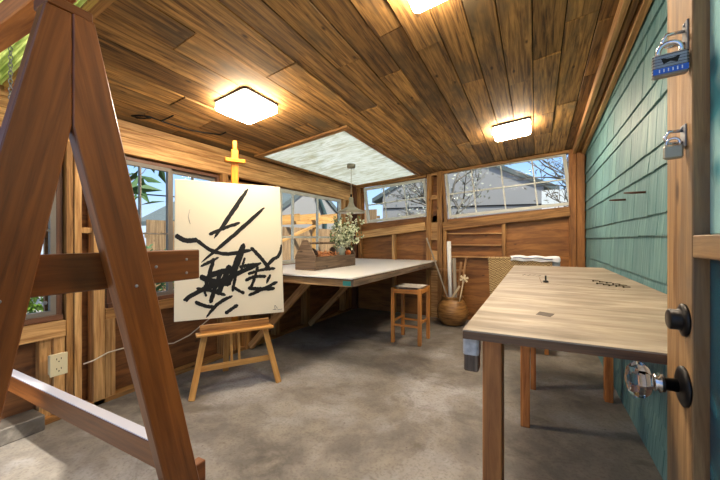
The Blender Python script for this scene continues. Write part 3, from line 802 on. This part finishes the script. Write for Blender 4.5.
# cloth over the right half of the backrest
b = MB(); vs = []; fs = []; nu, nv = 26, 14
for j in range(nv + 1):
    v = j / nv
    for i in range(nu + 1):
        u = i / nu; X = -.28 + .52 * u; ux = (X - cx0) / (cx1 - cx0); yc = 4.49 + .10 * max(0, 1 - (2 * min(ux, 1) - 1) ** 2)
        a = pi * (v * 1.0)
        if v < .3: y_, z_ = yc - .036, 1.012 - (.3 - v) * .16
        elif v > .7: y_, z_ = yc + .036, 1.012 - (v - .7) * .5
        else: aa = pi * (v - .3) / .4; y_, z_ = yc - .036 * cos(aa), 1.012 + .012 * sin(aa)
        vs.append((X + .01 * sin(9 * v), y_ + .006 * sin(u * 23 + v * 4), z_ + .006 * sin(u * 17 + v * 9)))
for j in range(nv):
    for i in range(nu): a = j * (nu + 1) + i; fs.append((a, a + 1, a + nu + 2, a + nu + 1))
b._add(vs, fs, smooth=True); cl = b.build('draped_cloth', 'cloth'); tag(cl, 'white cloth with a dark stripe draped over the wicker chair back', 'cloth')
so = cl.modifiers.new('s', 'SOLIDIFY'); so.thickness = .004; so.offset = 1
b = MB(); b.tube([(-.25 + .42 * i / 14, 4.49 + .10 * (1 - (2 * min(1, (-.25 + .42 * i / 14 - cx0) / .7) - 1) ** 2) - .042, 1.0 + .007 * sin(i * .9)) for i in range(15)], .005, 6); b.build('stripe', 'stripe', cl)

# ------------------------------------------------------------------ easel with canvas
ex = V((.534, .846, 0)); en = V((.846, -.534, 0)); eL = V((-2.31, 1.65, 0)); eR = V((-1.955, 2.22, 0)); mid = (eL + eR) / 2
t = thing('easel', 'beech studio easel holding the abstract canvas', 'easel', mid)
def E(s, z, back=0.0): return mid + ex * s - en * back + V((0, 0, z))
lean = lambda z: .10 * z / .5 if z < 1 else .2
for s in (-1, 1):
    b = MB(); b.beam(E(s * .335, 0.0, 0), E(s * .235, .47, .085), .045, .03, en); b.build('front_leg', 'easel', t, bevel=.003)
b = MB(); b.beam(E(-.30, .205, .068), E(.30, .205, .068), .045, .02, en); b.build('crossbar', 'easel', t, bevel=.003)
b = MB()
b.beam(E(-.30, .475, .065), E(.30, .475, .065), .10, .018, (0, 0, 1)); lg_ = b.build('ledge', 'easel', t, bevel=.003)
b = MB(); b.beam(E(-.27, .515, .085), E(.27, .515, .085), .06, .03, en); tag(b.build('ledge_block', 'firdk', lg_, bevel=.003), 'darker ledge block')
for s in (-.03, .03):
    b = MB(); b.beam(E(s, .215, .095), E(s, .466, .135), .018, .018, en); b.build('guide_rail', 'easel', t)
b = MB(); b.beam(E(-.02, 0, .50), E(-.005, 1.55, .175), .05, .028, en); b.build('rear_leg', 'easel', t, bevel=.003)
b = MB(); b.beam(E(.0, .50, .14), E(.0, 1.98, .14), .055, .03, en); b.build('mast', 'easelyel', t, bevel=.003)
b = MB(); b.beam(E(-.08, 1.885, .125), E(.08, 1.885, .125), .03, .05, en); b.build('clamp', 'easelyel', t, bevel=.003)
b = MB(); b.beam(E(0, 1.98, .14), E(0, 2.055, .14), .034, .026, en); b.build('mast_tip', 'easelyel', t, bevel=.004)
# canvas
cTL, cTR, cBR, cBL = V((-2.434, 1.603, 1.685)), V((-2.001, 2.29, 1.688)), V((-1.982, 2.32, .58)), V((-2.438, 1.598, .596))
back = -en * .022
t = thing('abstract_painting', 'large cream canvas with black slashing brush strokes on the easel', 'painting', (cBL + cBR) / 2)
zsh = V((0, 0, -.04))
b = MB(); b.prism([cBL, cBR, cTR, cTL], back); cv_ = b.build('canvas', 'canvas', t, bevel=.002)
kx = [(43, 27), (358, 52), (372, 425), (43, 457)]
def inv_uv(px, py):
    u, v = .5, .5
    for _ in range(30):
        X = lambda u, v: ((kx[0][0] * (1 - u) + kx[1][0] * u) * (1 - v) + (kx[3][0] * (1 - u) + kx[2][0] * u) * v)
        Y = lambda u, v: ((kx[0][1] * (1 - u) + kx[1][1] * u) * (1 - v) + (kx[3][1] * (1 - u) + kx[2][1] * u) * v)
        ex_, ey_ = px - X(u, v), py - Y(u, v); u += ex_ / 322; v += ey_ / 400
    return u, v
def cpt(px, py):
    u, v = inv_uv(px, py); u = u / (u + (1 - u) * 1.144)
    return (cTL * (1 - u) + cTR * u) * (1 - v) + (cBL * (1 - u) + cBR * u) * v
strokes = [([(261, 57), (212, 130), (160, 206)], 11, 2), ([(145, 194), (190, 175), (238, 158)], 11, 1), ([(311, 113), (220, 195), (122, 278)], 10, 2),
 ([(45, 196), (75, 212), (112, 210)], 17, 1), ([(105, 208), (150, 240), (200, 252), (272, 240)], 13, 1), ([(270, 232), (300, 262), (330, 300)], 13, 1),
 ([(310, 302), (335, 270), (356, 255), (363, 222)], 9, 2), ([(250, 220), (228, 280), (200, 350)], 17, 2), ([(70, 392), (140, 352), (215, 318), (302, 278)], 15, 1),
 ([(160, 264), (150, 300), (135, 345)], 13, 1), ([(185, 298), (165, 350), (150, 400)], 15, 1), ([(208, 285), (190, 330), (172, 375)], 19, 1),
 ([(228, 300), (216, 365)], 11, 1), ([(214, 348), (232, 360), (252, 370)], 11, 1), ([(104, 396), (135, 408), (168, 413)], 13, 1),
 ([(217, 377), (175, 400), (137, 443)], 9, 2), ([(108, 356), (150, 362), (196, 376)], 11, 1), ([(194, 431), (212, 418), (233, 404)], 12, 1),
 ([(254, 332), (280, 320), (318, 318)], 11, 1), ([(264, 376), (310, 355), (352, 334)], 11, 1), ([(262, 354), (300, 356), (344, 354)], 13, 1),
 ([(292, 288), (280, 330), (272, 350)], 10, 1), ([(236, 292), (262, 286), (294, 282)], 12, 1), ([(262, 312), (300, 300), (345, 294)], 10, 1),
 ([(118, 320), (160, 335), (212, 340)], 20, 1), ([(140, 320), (185, 305), (225, 300)], 20, 1), ([(130, 352), (175, 342), (210, 332)], 20, 1), ([(252, 262), (240, 310)], 8, 1), ([(95, 372), (78, 396)], 9, 1), ([(138, 380), (128, 350)], 9, 1),
 ([(330, 312), (318, 340)], 7, 2), ([(120, 290), (175, 262)], 8, 2)]
b = MB(); random.seed(3); li = 0
for pts, w, tp in strokes:
    m = 22; P = []
    for k in range(m + 1):
        u = k / m * (len(pts) - 1); i = min(int(u), len(pts) - 2); f_ = u - i
        # catmull-rom
        p = [pts[max(i - 1, 0)], pts[i], pts[i + 1], pts[min(i + 2, len(pts) - 1)]]
        q = [.5 * ((2 * p[1][c]) + (-p[0][c] + p[2][c]) * f_ + (2 * p[0][c] - 5 * p[1][c] + 4 * p[2][c] - p[3][c]) * f_ ** 2 + (-p[0][c] + 3 * p[1][c] - 3 * p[2][c] + p[3][c]) * f_ ** 3) for c in (0, 1)]
        P.append(q)
    vs = []; li += 1; offn = en * (.0006 + .00006 * li)
    for k in range(m + 1):
        a = P[max(k - 1, 0)]; c_ = P[min(k + 1, m)]; dx, dy = c_[0] - a[0], c_[1] - a[1]; l = math.hypot(dx, dy) or 1
        nx, ny = -dy / l, dx / l; s_ = k / m
        ww = w / 2 * (1.25 if tp == 2 else .88) * (1 if tp == 1 else (.35 + .65 * sin(pi * min(1, s_ * .9 + .1)))) * min(1, .45 + 6 * s_, .35 + 7 * (1 - s_))
        j1, j2 = random.uniform(-.9, .9), random.uniform(-.9, .9)
        vs.append(cpt(P[k][0] + nx * (ww + j1), P[k][1] + ny * (ww + j1)) + offn)
        vs.append(cpt(P[k][0] - nx * (ww + j2), P[k][1] - ny * (ww + j2)) + offn)
    b._add(vs, [(2 * k, 2 * k + 2, 2 * k + 3, 2 * k + 1) for k in range(m)])
tag(b.build('brush_strokes', 'ink', cv_), 'black brush strokes')
b = MB()
for seg in (((343, 405), (345, 418)), ((338, 418), (350, 416)), ((352, 418), (366, 416)), ((345, 405), (352, 414))):
    p, q = cpt(*seg[0]) + en * .003, cpt(*seg[1]) + en * .003; b.beam(p, q, .003, .0006, en)
b.build('signature', 'ink', cv_)
b = MB(); b.tube([cpt(88, 118) + en * .001, cpt(83, 140) + en * .001, cpt(89, 162) + en * .001], .0012, 5); tag(b.build('scratch', 'greypaint', cv_), 'faint curved scratch')

# ------------------------------------------------------------------ brown trestle frame, front left
t = thing('a_frame', 'tall brown painted A-frame trestle in the left foreground', 'trestle', (-1.0, .56, 0))
AX = -1.0; th = .038
def aboard(pts, x0, x1, name, mat='brown'):
    """polygon in (Y,Z) extruded in X"""
    b = MB(); pv = [V((x1, y, z)) for y, z in pts]; n = len(pv)
    L0 = V((0, pts[1][0] - pts[0][0], pts[1][1] - pts[0][1])).normalized()
    vs = pv + [V((x0, y, z)) for y, z in pts]
    gs = [V(((v - pv[0]).dot(L0), (v - pv[0]).dot(V((0, -L0.z, L0.y))), v.x)) for v in vs]
    b._add(vs, [list(range(n)), [i + n for i in range(n)][::-1]] + [[i, i + n, (i + 1) % n + n, (i + 1) % n] for i in range(n)], gs)
    return b.build(name, mat, t, bevel=.003)
# left leg from apex down: outer edge (.34,1.77)->(.272,1.41)->..; leg right: (.444,1.78)->(.747,.41)
sl = (.747 - .444) / (1.778 - .413)       # outer slope of the right leg
so_, su = .838, 0
def ro(z): return .444 + sl * (1.778 - z)          # right leg outer edge
def lo(z): return .345 - .205 * (1.77 - z)         # left leg outer edge
def ri(z): return .627 - (z - .489) * .2215    # right leg inner edge
def li_(z): return .398 - .179 * (1.50 - z) + (0 if z < 1.5 else 0)
zc = 1.50
aboard([(.398, 1.775), (.398, zc), (ri(0.0), 0), (ro(0), 0), (ro(1.775), 1.775)][::-1], AX - th, AX, 'leg')
aboard([(lo(1.77), 1.77), (lo(0), 0), (lo(0) + .137, 0), (.3965, zc), (.3965, 1.772)], AX - th, AX, 'leg')
b = MB(); b.box(AX - .085, AX - .012, .352, .446, 1.778, 1.804, 'y'); tag(b.build('cap_block', 'brown', t, bevel=.003), 'top cap block')
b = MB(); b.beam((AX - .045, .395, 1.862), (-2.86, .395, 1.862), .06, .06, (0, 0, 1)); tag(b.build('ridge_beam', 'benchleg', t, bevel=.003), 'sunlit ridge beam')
aboard([(.05, 1.085), (.775, 1.086), (.775, 1.187), (.05, 1.183)], AX - 2 * th - .002, AX - th - .001, 'crossbar')
aboard([(.02, .35), (.80, .355), (.80, .44), (.02, .435)], AX - 2 * th - .002, AX - th - .001, 'crossbar')
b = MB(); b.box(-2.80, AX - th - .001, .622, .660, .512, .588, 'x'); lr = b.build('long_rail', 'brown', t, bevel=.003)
b = MB(); b.box(-2.80, AX - th - .001, .623, .659, .5885, .592, 'x'); tag(b.build('top_sheen', plain('pale sky sheen', srgb(206, 206, 212), .35), lr), 'pale top face, sky reflection put into its colour')  # sky reflection on the rail top, put in as a pale coloured strip
for Y in (.395, .62):
    b = MB(); b.box(-2.845, -2.805, Y - .045, Y + .045, 0, 1.80, 'z'); b.build('rear_post', 'brown', t, bevel=.003)
for (y, z) in ((.345, 1.075), (.27, 1.09), (.60, 1.14), (.545, 1.09), (.725, 1.11), (.725, 1.155)):
    b = MB(); x = AX if y < .42 or .5 < y < .62 or z > 1.5 else AX - th - .001
    b.lathe([(.0045, 0), (.0045, .001), (.002, .0013)], (x, y, z), (1, 0, 0), n=10); b.build('screw_head', 'steel', t)

# ------------------------------------------------------------------ outlet box, cable, hook
t = thing('outlet_box', 'cream surface outlet box on the studs below the left window', 'outlet', (-2.8, 1.03, .33))
b = MB(); b.box(-2.845, -2.805, .995, 1.075, .33, .46); b.build('box', 'cream', t, bevel=.004)
b = MB(); b.box(-2.804, -2.797, .99, 1.085, .322, .468); cp_ = b.build('cover_plate', 'cream', t, bevel=.003)
for z in (.363, .427):
    b = MB()
    for dy, s in ((-.012, .012), (.012, .012)): b.box(-2.7975, -2.7962, 1.037 + dy - .002, 1.037 + dy + .002, z, z + s)
    b.lathe([(.004, 0), (.004, .001)], (-2.7972, 1.037, z - .01), (1, 0, 0), n=8); b.build('socket', 'dark', cp_)
b = MB(); b.tube([(-2.84, 1.19, .34), (-2.83, 1.25, .35), (-2.83, 1.34, .38), (-2.82, 1.45, .385), (-2.83, 1.65, .34), (-2.83, 1.85, .31), (-2.83, 2.0, .34), (-2.83, 2.2, .44), (-2.83, 2.36, .52), (-2.85, 2.45, .6)], .005, 6)
tag(b.build('cable', 'cable'), 'thin pale cable sagging along the left wall', 'cable')
t = thing('ceiling_hook', 'black forged rod with hooked ends fixed up on the planks at left', 'hook', (-2.65, 1.75, 2.18))
pt = lambda x, y, o=.012: (x, y, cz(x, y) - o)
b = MB(); b.tube([pt(-2.60, 2.16), pt(-2.66, 2.02), pt(-2.70, 1.90), pt(-2.70, 1.70), pt(-2.69, 1.56), pt(-2.72, 1.50), pt(-2.76, 1.47), pt(-2.77, 1.51), pt(-2.74, 1.55), pt(-2.70, 1.58)], .007, 8); b.build('rod', 'black', t)
b = MB(); b.tube([pt(-2.70, 1.66), pt(-2.62, 1.665), pt(-2.55, 1.665)], .006, 8); b.build('side_arm', 'black', t); b = MB(); b.tube([pt(-2.60, 2.16), pt(-2.52, 2.15)], .006, 8); b.build('side_arm', 'black', t)

# ------------------------------------------------------------------ spikes in the shingle wall
for (y0, z_, x1, lab) in ((2.565, 1.506, .475, 'rusty spike sticking out of the shingles, the nearer and higher of two'), (3.073, 1.515, .482, 'rusty spike sticking out of the shingles, the farther and lower of two')):
    b = MB(); b.tube([(XR + .03, y0, z_), (XR - .05, y0, z_), (x1, y0, z_ + .001)], [.007, .007, .004], 8)
    tag(b.build('spike', 'rust'), lab, 'spike', 'rusty spikes on the shingle wall')

# ------------------------------------------------------------------ door at right
DXF = .26; dy0, dy1 = .10, .985; wd = .137
t = thing('door_1', None, None, (DXF + .02, (dy0 + dy1) / 2, 0))
t['kind'] = 'structure'
def db(y0, y1, z0, z1, ax, nm='stile', x0=DXF, x1=DXF + .042, mat='door'):
    b = MB(); b.box(x0, x1, y0, y1, z0, z1, ax); return b.build(nm, mat, t, bevel=.002)
db(dy1 - wd, dy1, .01, 2.12, 'z'); db(dy0, dy0 + .12, .01, 2.12, 'z')
db(dy0 + .121, dy1 - wd - .001, .01, .22, 'y', 'rail'); db(dy0 + .121, dy1 - wd - .001, 2.0, 2.12, 'y', 'rail')
db(dy0 + .121, dy1 - wd - .001, 1.187, 1.229, 'y', 'rail'); db(dy0 + .121, dy1 - wd - .001, .70, .74, 'y', 'rail')
for z0_, z1_ in ((.221, .699), (.741, 1.186), (1.230, 1.999)):
    db(dy0 + .122, dy1 - wd - .002, z0_, z1_, 'z', 'pane', DXF + .023, DXF + .030, 'tealglass')
# knob and deadbolt
kz = .930; ky = .885
kn = MB(); kn.lathe([(.039, 0), (.039, .004), (.030, .008), (.014, .011)], (DXF, ky, kz), (-1, 0, 0)); rs_ = kn.build('rosette', 'black', t)
kn = MB(); kn.lathe([(.013, .009), (.012, .030), (.017, .031), (.017, .035)], (DXF, ky, kz), (-1, 0, 0)); kn.build('shank', 'black', rs_)
kn = MB(); kn.lathe([(.017, .035), (.020, .038), (.014, .042), (.018, .046), (.013, .049)], (DXF, ky, kz), (-1, 0, 0), n=16); tag(kn.build('knob_collar', 'chrome', rs_), 'chrome collar')
kn = MB(); kn.lathe([(.012, .049), (.027, .055), (.038, .067), (.038, .077), (.027, .088), (.010, .093)], (DXF, ky, kz), (-1, 0, 0), n=8, smooth=False); tag(kn.build('crystal_knob', 'crystal', rs_), 'cut crystal door knob')
kn = MB(); kn.lathe([(.032, 0), (.032, .004), (.024, .008), (.020, .009), (.020, .024), (.017, .026)], (DXF, .883, 1.062), (-1, 0, 0)); tag(kn.build('deadbolt', 'black', t), 'black deadbolt')

# padlocks
def padlock(root_label, c, w, h, th, ang, mat, arch, band=True):
    """c = centre of body; face turned to ang around z"""
    t = thing('padlock', root_label, 'padlock', c)
    u = V((cos(ang), sin(ang), 0)); nn = V((sin(ang), -cos(ang), 0)); c = V(c)
    def slab(a, z0, z1, d0, d1, m, nm, bev=.001, par=None):
        b = MB(); p = [c - u * a + nn * d0 + V((0, 0, z0)), c + u * a + nn * d0 + V((0, 0, z0)), c + u * a + nn * d0 + V((0, 0, z1)), c - u * a + nn * d0 + V((0, 0, z1))]
        b.prism(p, nn * (d1 - d0)); return b.build(nm, m, par or t, bevel=bev)
    body = slab(w / 2, -h / 2, h / 2, -th / 2, th / 2, mat, 'body', .003)
    if band:
        slab(w / 2 - .0006, -h / 2 + .003, -h / 2 + .014, th / 2, th / 2 + .0008, 'blue', 'blue_band', 0, body)
        b = MB()
        for k in range(6):
            p = c + u * (-w / 2 + .010 + k * .0065) + nn * (th / 2 + .0012) + V((0, 0, -h / 2 + .0085))
            b.beam(p - V((0, 0, .003)), p + V((0, 0, .003)), .0016, .0006, nn)
        b.build('lettering', 'white', body)
        b = MB(); cc = c + nn * (th / 2 + .0006) + V((0, 0, .006))
        b.prism([cc + u * a + V((0, 0, z)) for a, z in ((-.014, .006), (-.010, -.006), (0, -.002), (.010, -.006), (.014, .006), (.004, .003), (-.004, .003))], nn * .0006); b.build('emblem', 'dark', body)
        b = MB()
        for k in range(7): 
            z = h / 2 - .004 - k * .0058; p = c + V((0, 0, z)); b.prism([p - u * (w / 2 + .0003) - nn * th * .5, p + u * (w / 2 + .0003) - nn * th * .5, p + u * (w / 2 + .0003) + nn * th * .502, p - u * (w / 2 + .0003) + nn * th * .502], (0, 0, .0008))
        b.build('laminations', 'dark', body)
    b = MB(); rr = w * .33
    pts = [c + u * (-rr) + V((0, 0, h / 2 - .003)), c + u * (-rr) + V((0, 0, h / 2 + arch))]
    pts += [c + u * (-rr * cos(pi * k / 8)) + V((0, 0, h / 2 + arch + rr * .9 * sin(pi * k / 8))) for k in range(1, 8)]
    pts += [c + u * rr + V((0, 0, h / 2 + arch)), c + u * rr + V((0, 0, h / 2 - .003))]
    b.tube(pts, w * .09, 8); b.build('shackle', 'chrome', t)
    return t
def hasp(label, y, z, h, reach):
    t = thing('hasp', label, 'hasp', (DXF, y, z))
    b = MB(); b.box(DXF - .003, DXF - .0003, y - .013, y + .013, z - h / 2, z + h / 2, 'z'); b.build('plate', 'steel', t, bevel=.001)
    b = MB(); b.tube([(DXF - .003, y, z - .012), (DXF - reach, y, z - .012), (DXF - reach - .006, y, z), (DXF - reach, y, z + .012), (DXF - .003, y, z + .012)], .0035, 8); b.build('staple', 'chrome', t)
    for dz in (-h / 2 + .006, h / 2 - .006): b = MB(); b.ball((DXF - .0035, y, z + dz), .004, 8, (.5, 1, 1)); b.build('screw_head', 'steel', t)
    return t
hasp('steel hasp high on the door stile, holding the big padlock', .875, 1.616, .06, .03)
pl = padlock('large steel padlock with a blue band hanging on the door', (.2315, .862, 1.562), .052, .042, .022, -.15, 'steel', .008)
hasp('small steel hasp on the door stile, level with the lower padlock', .885, 1.425, .045, .024)
padlock('small pale padlock hanging lower on the door stile', (.241, .878, 1.394), .030, .026, .015, -.25, 'shade', .006, band=False)

# ------------------------------------------------------------------ outside
b = MB(); b.box(-30, 30, -20, 40, -.35, -.15); st(b.build('ground', 'ground'))
# neighbour houses
def house(label, x0, x1, y0, y1, eave, ridge, along='y', wm='house'):
    t = thing('neighbour_house', label, 'house', ((x0 + x1) / 2, (y0 + y1) / 2, -.15))
    b = MB()
    if along == 'y':
        xm = (x0 + x1) / 2; b.prism([(x0, y0, -.15), (x1, y0, -.15), (x1, y0, eave), (xm, y0, ridge), (x0, y0, eave)], (0, y1 - y0, 0)); b.build('walls', wm, t)
        b = MB(); b.hexa([(x1 + .4, y0 - .06, eave - .25), (x1 + .4, y1 + .3, eave - .25), (xm, y1 + .3, ridge + .02), (xm, y0 - .06, ridge + .02), (x1 + .4, y0 - .06, eave - .1), (x1 + .4, y1 + .3, eave - .1), (xm, y1 + .3, ridge + .17), (xm, y0 - .06, ridge + .17)])
        b.hexa([(x0 - .4, y0 - .06, eave - .25), (xm, y0 - .06, ridge + .02), (xm, y1 + .3, ridge + .02), (x0 - .4, y1 + .3, eave - .25), (x0 - .4, y0 - .06, eave - .1), (xm, y0 - .06, ridge + .17), (xm, y1 + .3, ridge + .17), (x0 - .4, y1 + .3, eave - .1)])
    else:
        ym = (y0 + y1) / 2; b.prism([(x0, y0, -.15), (x0, y1, -.15), (x0, y1, eave), (x0, ym, ridge), (x0, y0, eave)], (x1 - x0, 0, 0)); b.build('walls', wm, t)
        b = MB(); b.hexa([(x0 - .3, y0 - .4, eave - .25), (x1 + .06, y0 - .4, eave - .25), (x1 + .06, ym, ridge + .02), (x0 - .3, ym, ridge + .02), (x0 - .3, y0 - .4, eave - .1), (x1 + .06, y0 - .4, eave - .1), (x1 + .06, ym, ridge + .17), (x0 - .3, ym, ridge + .17)])
        b.hexa([(x0 - .3, ym, ridge + .02), (x1 + .06, ym, ridge + .02), (x1 + .06, y1 + .4, eave - .25), (x0 - .3, y1 + .4, eave - .25), (x0 - .3, ym, ridge + .17), (x1 + .06, ym, ridge + .17), (x1 + .06, y1 + .4, eave - .1), (x0 - .3, y1 + .4, eave - .1)])
    b.build('roof', 'houseroof', t); return t
house('large grey gabled neighbour house behind both back windows', -4.95, .2, 11.2, 17, 2.85, 4.1, 'y')
house('pale grey gabled house beyond the white framed left window', -12, -6.3, 7.0, 10.6, 1.95, 2.95, 'x')
# tan fence
def fence(label, p0, p1, h, mat='fence', gap=.004, w=.14):
    t = thing('fence', label, 'fence', ((p0[0] + p1[0]) / 2, (p0[1] + p1[1]) / 2, -.15))
    d = V((p1[0] - p0[0], p1[1] - p0[1], 0)); n = int(d.length / (w + gap)); d.normalize(); nn = V((-d.y, d.x, 0)); b = MB()
    for i in range(n):
        p = V((p0[0], p0[1], -.15)) + d * (i + .5) * (w + gap); b.beam(p, p + V((0, 0, h + .15)), w, .02, nn)
    b.build('boards', mat, t)
    for z in (.3, h - .25): b = MB(); b.beam(V((*p0, z)) + nn * .032, V((*p1, z)) + nn * .032, .09, .04, nn); b.build('rail', mat, t)
    return t
fence('tan board fence outside the left windows', (-5.6, 3.2), (-5.6, 9.6), 1.55)
fence('tan board fence seen through the left back window', (-5.5, 9.7), (-4.4, 9.7), 2.2)
fence('white board fence seen through the far right window', (.13, 10.0), (2.0, 10.0), 2.52, 'tube')
# lean-to rafters, sunlit, beyond the fence
t = thing('pergola', 'sunlit raw lumber pergola outside the white framed window', 'pergola', (-5, 6, -.15))
for (y, ) in ((4.6,), (6.2,), (7.8,)):
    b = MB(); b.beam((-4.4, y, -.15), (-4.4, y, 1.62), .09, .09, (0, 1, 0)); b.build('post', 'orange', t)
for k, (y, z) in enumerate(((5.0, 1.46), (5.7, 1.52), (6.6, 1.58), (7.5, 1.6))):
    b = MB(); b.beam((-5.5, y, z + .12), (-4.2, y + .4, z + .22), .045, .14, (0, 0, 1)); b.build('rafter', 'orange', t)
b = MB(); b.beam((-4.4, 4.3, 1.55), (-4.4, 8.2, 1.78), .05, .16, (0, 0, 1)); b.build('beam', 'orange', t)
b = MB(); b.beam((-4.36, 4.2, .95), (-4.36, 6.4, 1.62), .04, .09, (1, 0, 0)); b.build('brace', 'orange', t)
b = MB(); b.tube([(-6.2, 8.85, 2.62), (-6.2, 9.0, 2.5), (-6.2, 9.3, 2.1), (-6.2, 9.3, -.15)], .07, 8); tag(b.build('downspout', 'drain'), 'dark green downspout on the grey house beyond the fence', 'pipe')
# utility cable
b = MB(); b.tube([(-9.2, -6 + i * .8, 2.5 - .03 * sin(pi * i / 16) * 6) for i in range(17)], .02, 6); tag(b.build('power_line', 'black'), 'black overhead line crossing the sky outside the left windows', 'power line')
b = MB(); b.tube([(-4.9 + i * .46, 11.185, 2.36 - .008 * i) for i in range(12)], .02, 6); tag(b.build('power_line', 'black'), 'black cable clipped level along the grey gabled house wall', 'cable')

def tree(label, base, h, spread, nb, leaves, lw, ll, lmat, seed, barkr=.09, bmat='bark', lsp=.25):
    random.seed(seed); base = V(base)
    t = thing('tree', label, 'tree', base)
    bt = MB(); bl = MB(); tips = []
    def branch(p, d, L, r, depth):
        pts = [p]; q = p.copy(); dd = d.copy()
        for k in range(4):
            dd = (dd + V([random.uniform(-.22, .22) for _ in range(3)])).normalized(); q = q + dd * L / 4; pts.append(q)
        bt.tube(pts, [r, r * .85, r * .7, r * .55, r * .45], 6 if depth else 8)
        if depth >= 1: tips.extend(pts[1:])
        if depth < 3:
            for k in range(nb):
                a = random.uniform(0, 2 * pi); nd = (dd + V((cos(a), sin(a), random.uniform(-.1, .7))) * spread).normalized()
                branch(pts[random.choice((2, 3, 4))], nd, L * random.uniform(.55, .75), r * .5, depth + 1)
    branch(base, V((0, 0, 1)), h * .45, barkr, 0)
    for k in range(leaves):
        p = random.choice(tips) + V([random.uniform(-lsp, lsp) for _ in range(3)])
        bl.leaf(p, [random.uniform(-1, 1) for _ in range(3)], lw, ll)
    bt.build('trunk', bmat, t)
    if leaves: bl.build('foliage', lmat, t)
    return t
tree('broad leaved tree outside the left windows beside the painting', (-7.4, 3.2, -.15), 3.8, .8, 4, 520, .13, .42, 'leafo', 11, lsp=.3)
tree('bare pale twigged tree behind the far right window', (-1.7, 8.1, -.15), 4.0, .9, 5, 900, .05, .09, 'blossomo', 12, lsp=.2)
tree('bare tree against the sky in the far right window', (1.15, 8.1, -.15), 4.3, .9, 6, 500, .03, .12, 'stem', 13, barkr=.07, lsp=.15)
def bush(label, c, r, n, mat, seed, lw=.05, ll=.09):
    random.seed(seed); b = MB(); c = V(c); t = thing('shrub', label, 'shrub', (c.x, c.y, -.15))
    for k in range(n):
        d = V([random.gauss(0, 1) for _ in range(3)]).normalized() * r * random.uniform(.5, 1) ** .5
        d.z = d.z * 1.1; b.leaf(c + d, [random.uniform(-1, 1) for _ in range(3)], lw, ll)
    b.build('foliage', mat, t); s_ = MB()
    for k in range(7): a = k * .9; s_.tube([(c.x, c.y, -.15), (c.x + .2 * cos(a), c.y + .2 * sin(a), c.z * .6), (c.x + r * .7 * cos(a), c.y + r * .7 * sin(a), c.z + .1)], .012, 5)
    s_.build('stems', 'stem', t)
bush('bright green shrub outside the leftmost window', (-4.6, .9, .4), .75, 2600, 'leafolt', 4)
bush('dark green hedge shrub outside the middle left window', (-4.9, 2.75, .3), .75, 2200, 'leafo', 5)
bush('tall green shrub behind the leftmost window', (-6.8, .0, 1.2), 1.0, 2600, 'leafo', 6)

# ------------------------------------------------------------------ light
w = bpy.data.worlds.new('sky'); S.world = w; w.use_nodes = True; nt = w.node_tree; nt.nodes.clear()
o = N(nt, 'ShaderNodeOutputWorld'); bg = N(nt, 'ShaderNodeBackground')
tc = N(nt, 'ShaderNodeTexCoord'); sp = N(nt, 'ShaderNodeSeparateXYZ'); nt.links.new(tc.outputs['Generated'], sp.inputs[0])
c = ramp(nt, sp.outputs[2], [(0.0, srgb(206, 216, 232)), (0.12, srgb(176, 208, 246)), (0.35, srgb(110, 170, 246)), (0.6, srgb(170, 200, 244)), (1.0, srgb(232, 238, 250))])
nt.links.new(c, bg.inputs[0]); bg.inputs[1].default_value = 0.44; nt.links.new(bg.outputs[0], o.inputs[0])
sl_ = bpy.data.lights.new('sun', 'SUN'); sl_.energy = 2.4; sl_.angle = radians(1); sl_.color = (1, .93, .82)
so = bpy.data.objects.new('sun', sl_); COL.objects.link(so)
so.rotation_euler = V((.80, -.45, .95)).to_track_quat('Z', 'Y').to_euler()

vs_ = S.view_settings; vs_.view_transform = 'Standard'; vs_.look = 'None'; vs_.exposure = 1.85; vs_.gamma = 1; vs_.use_curve_mapping = False
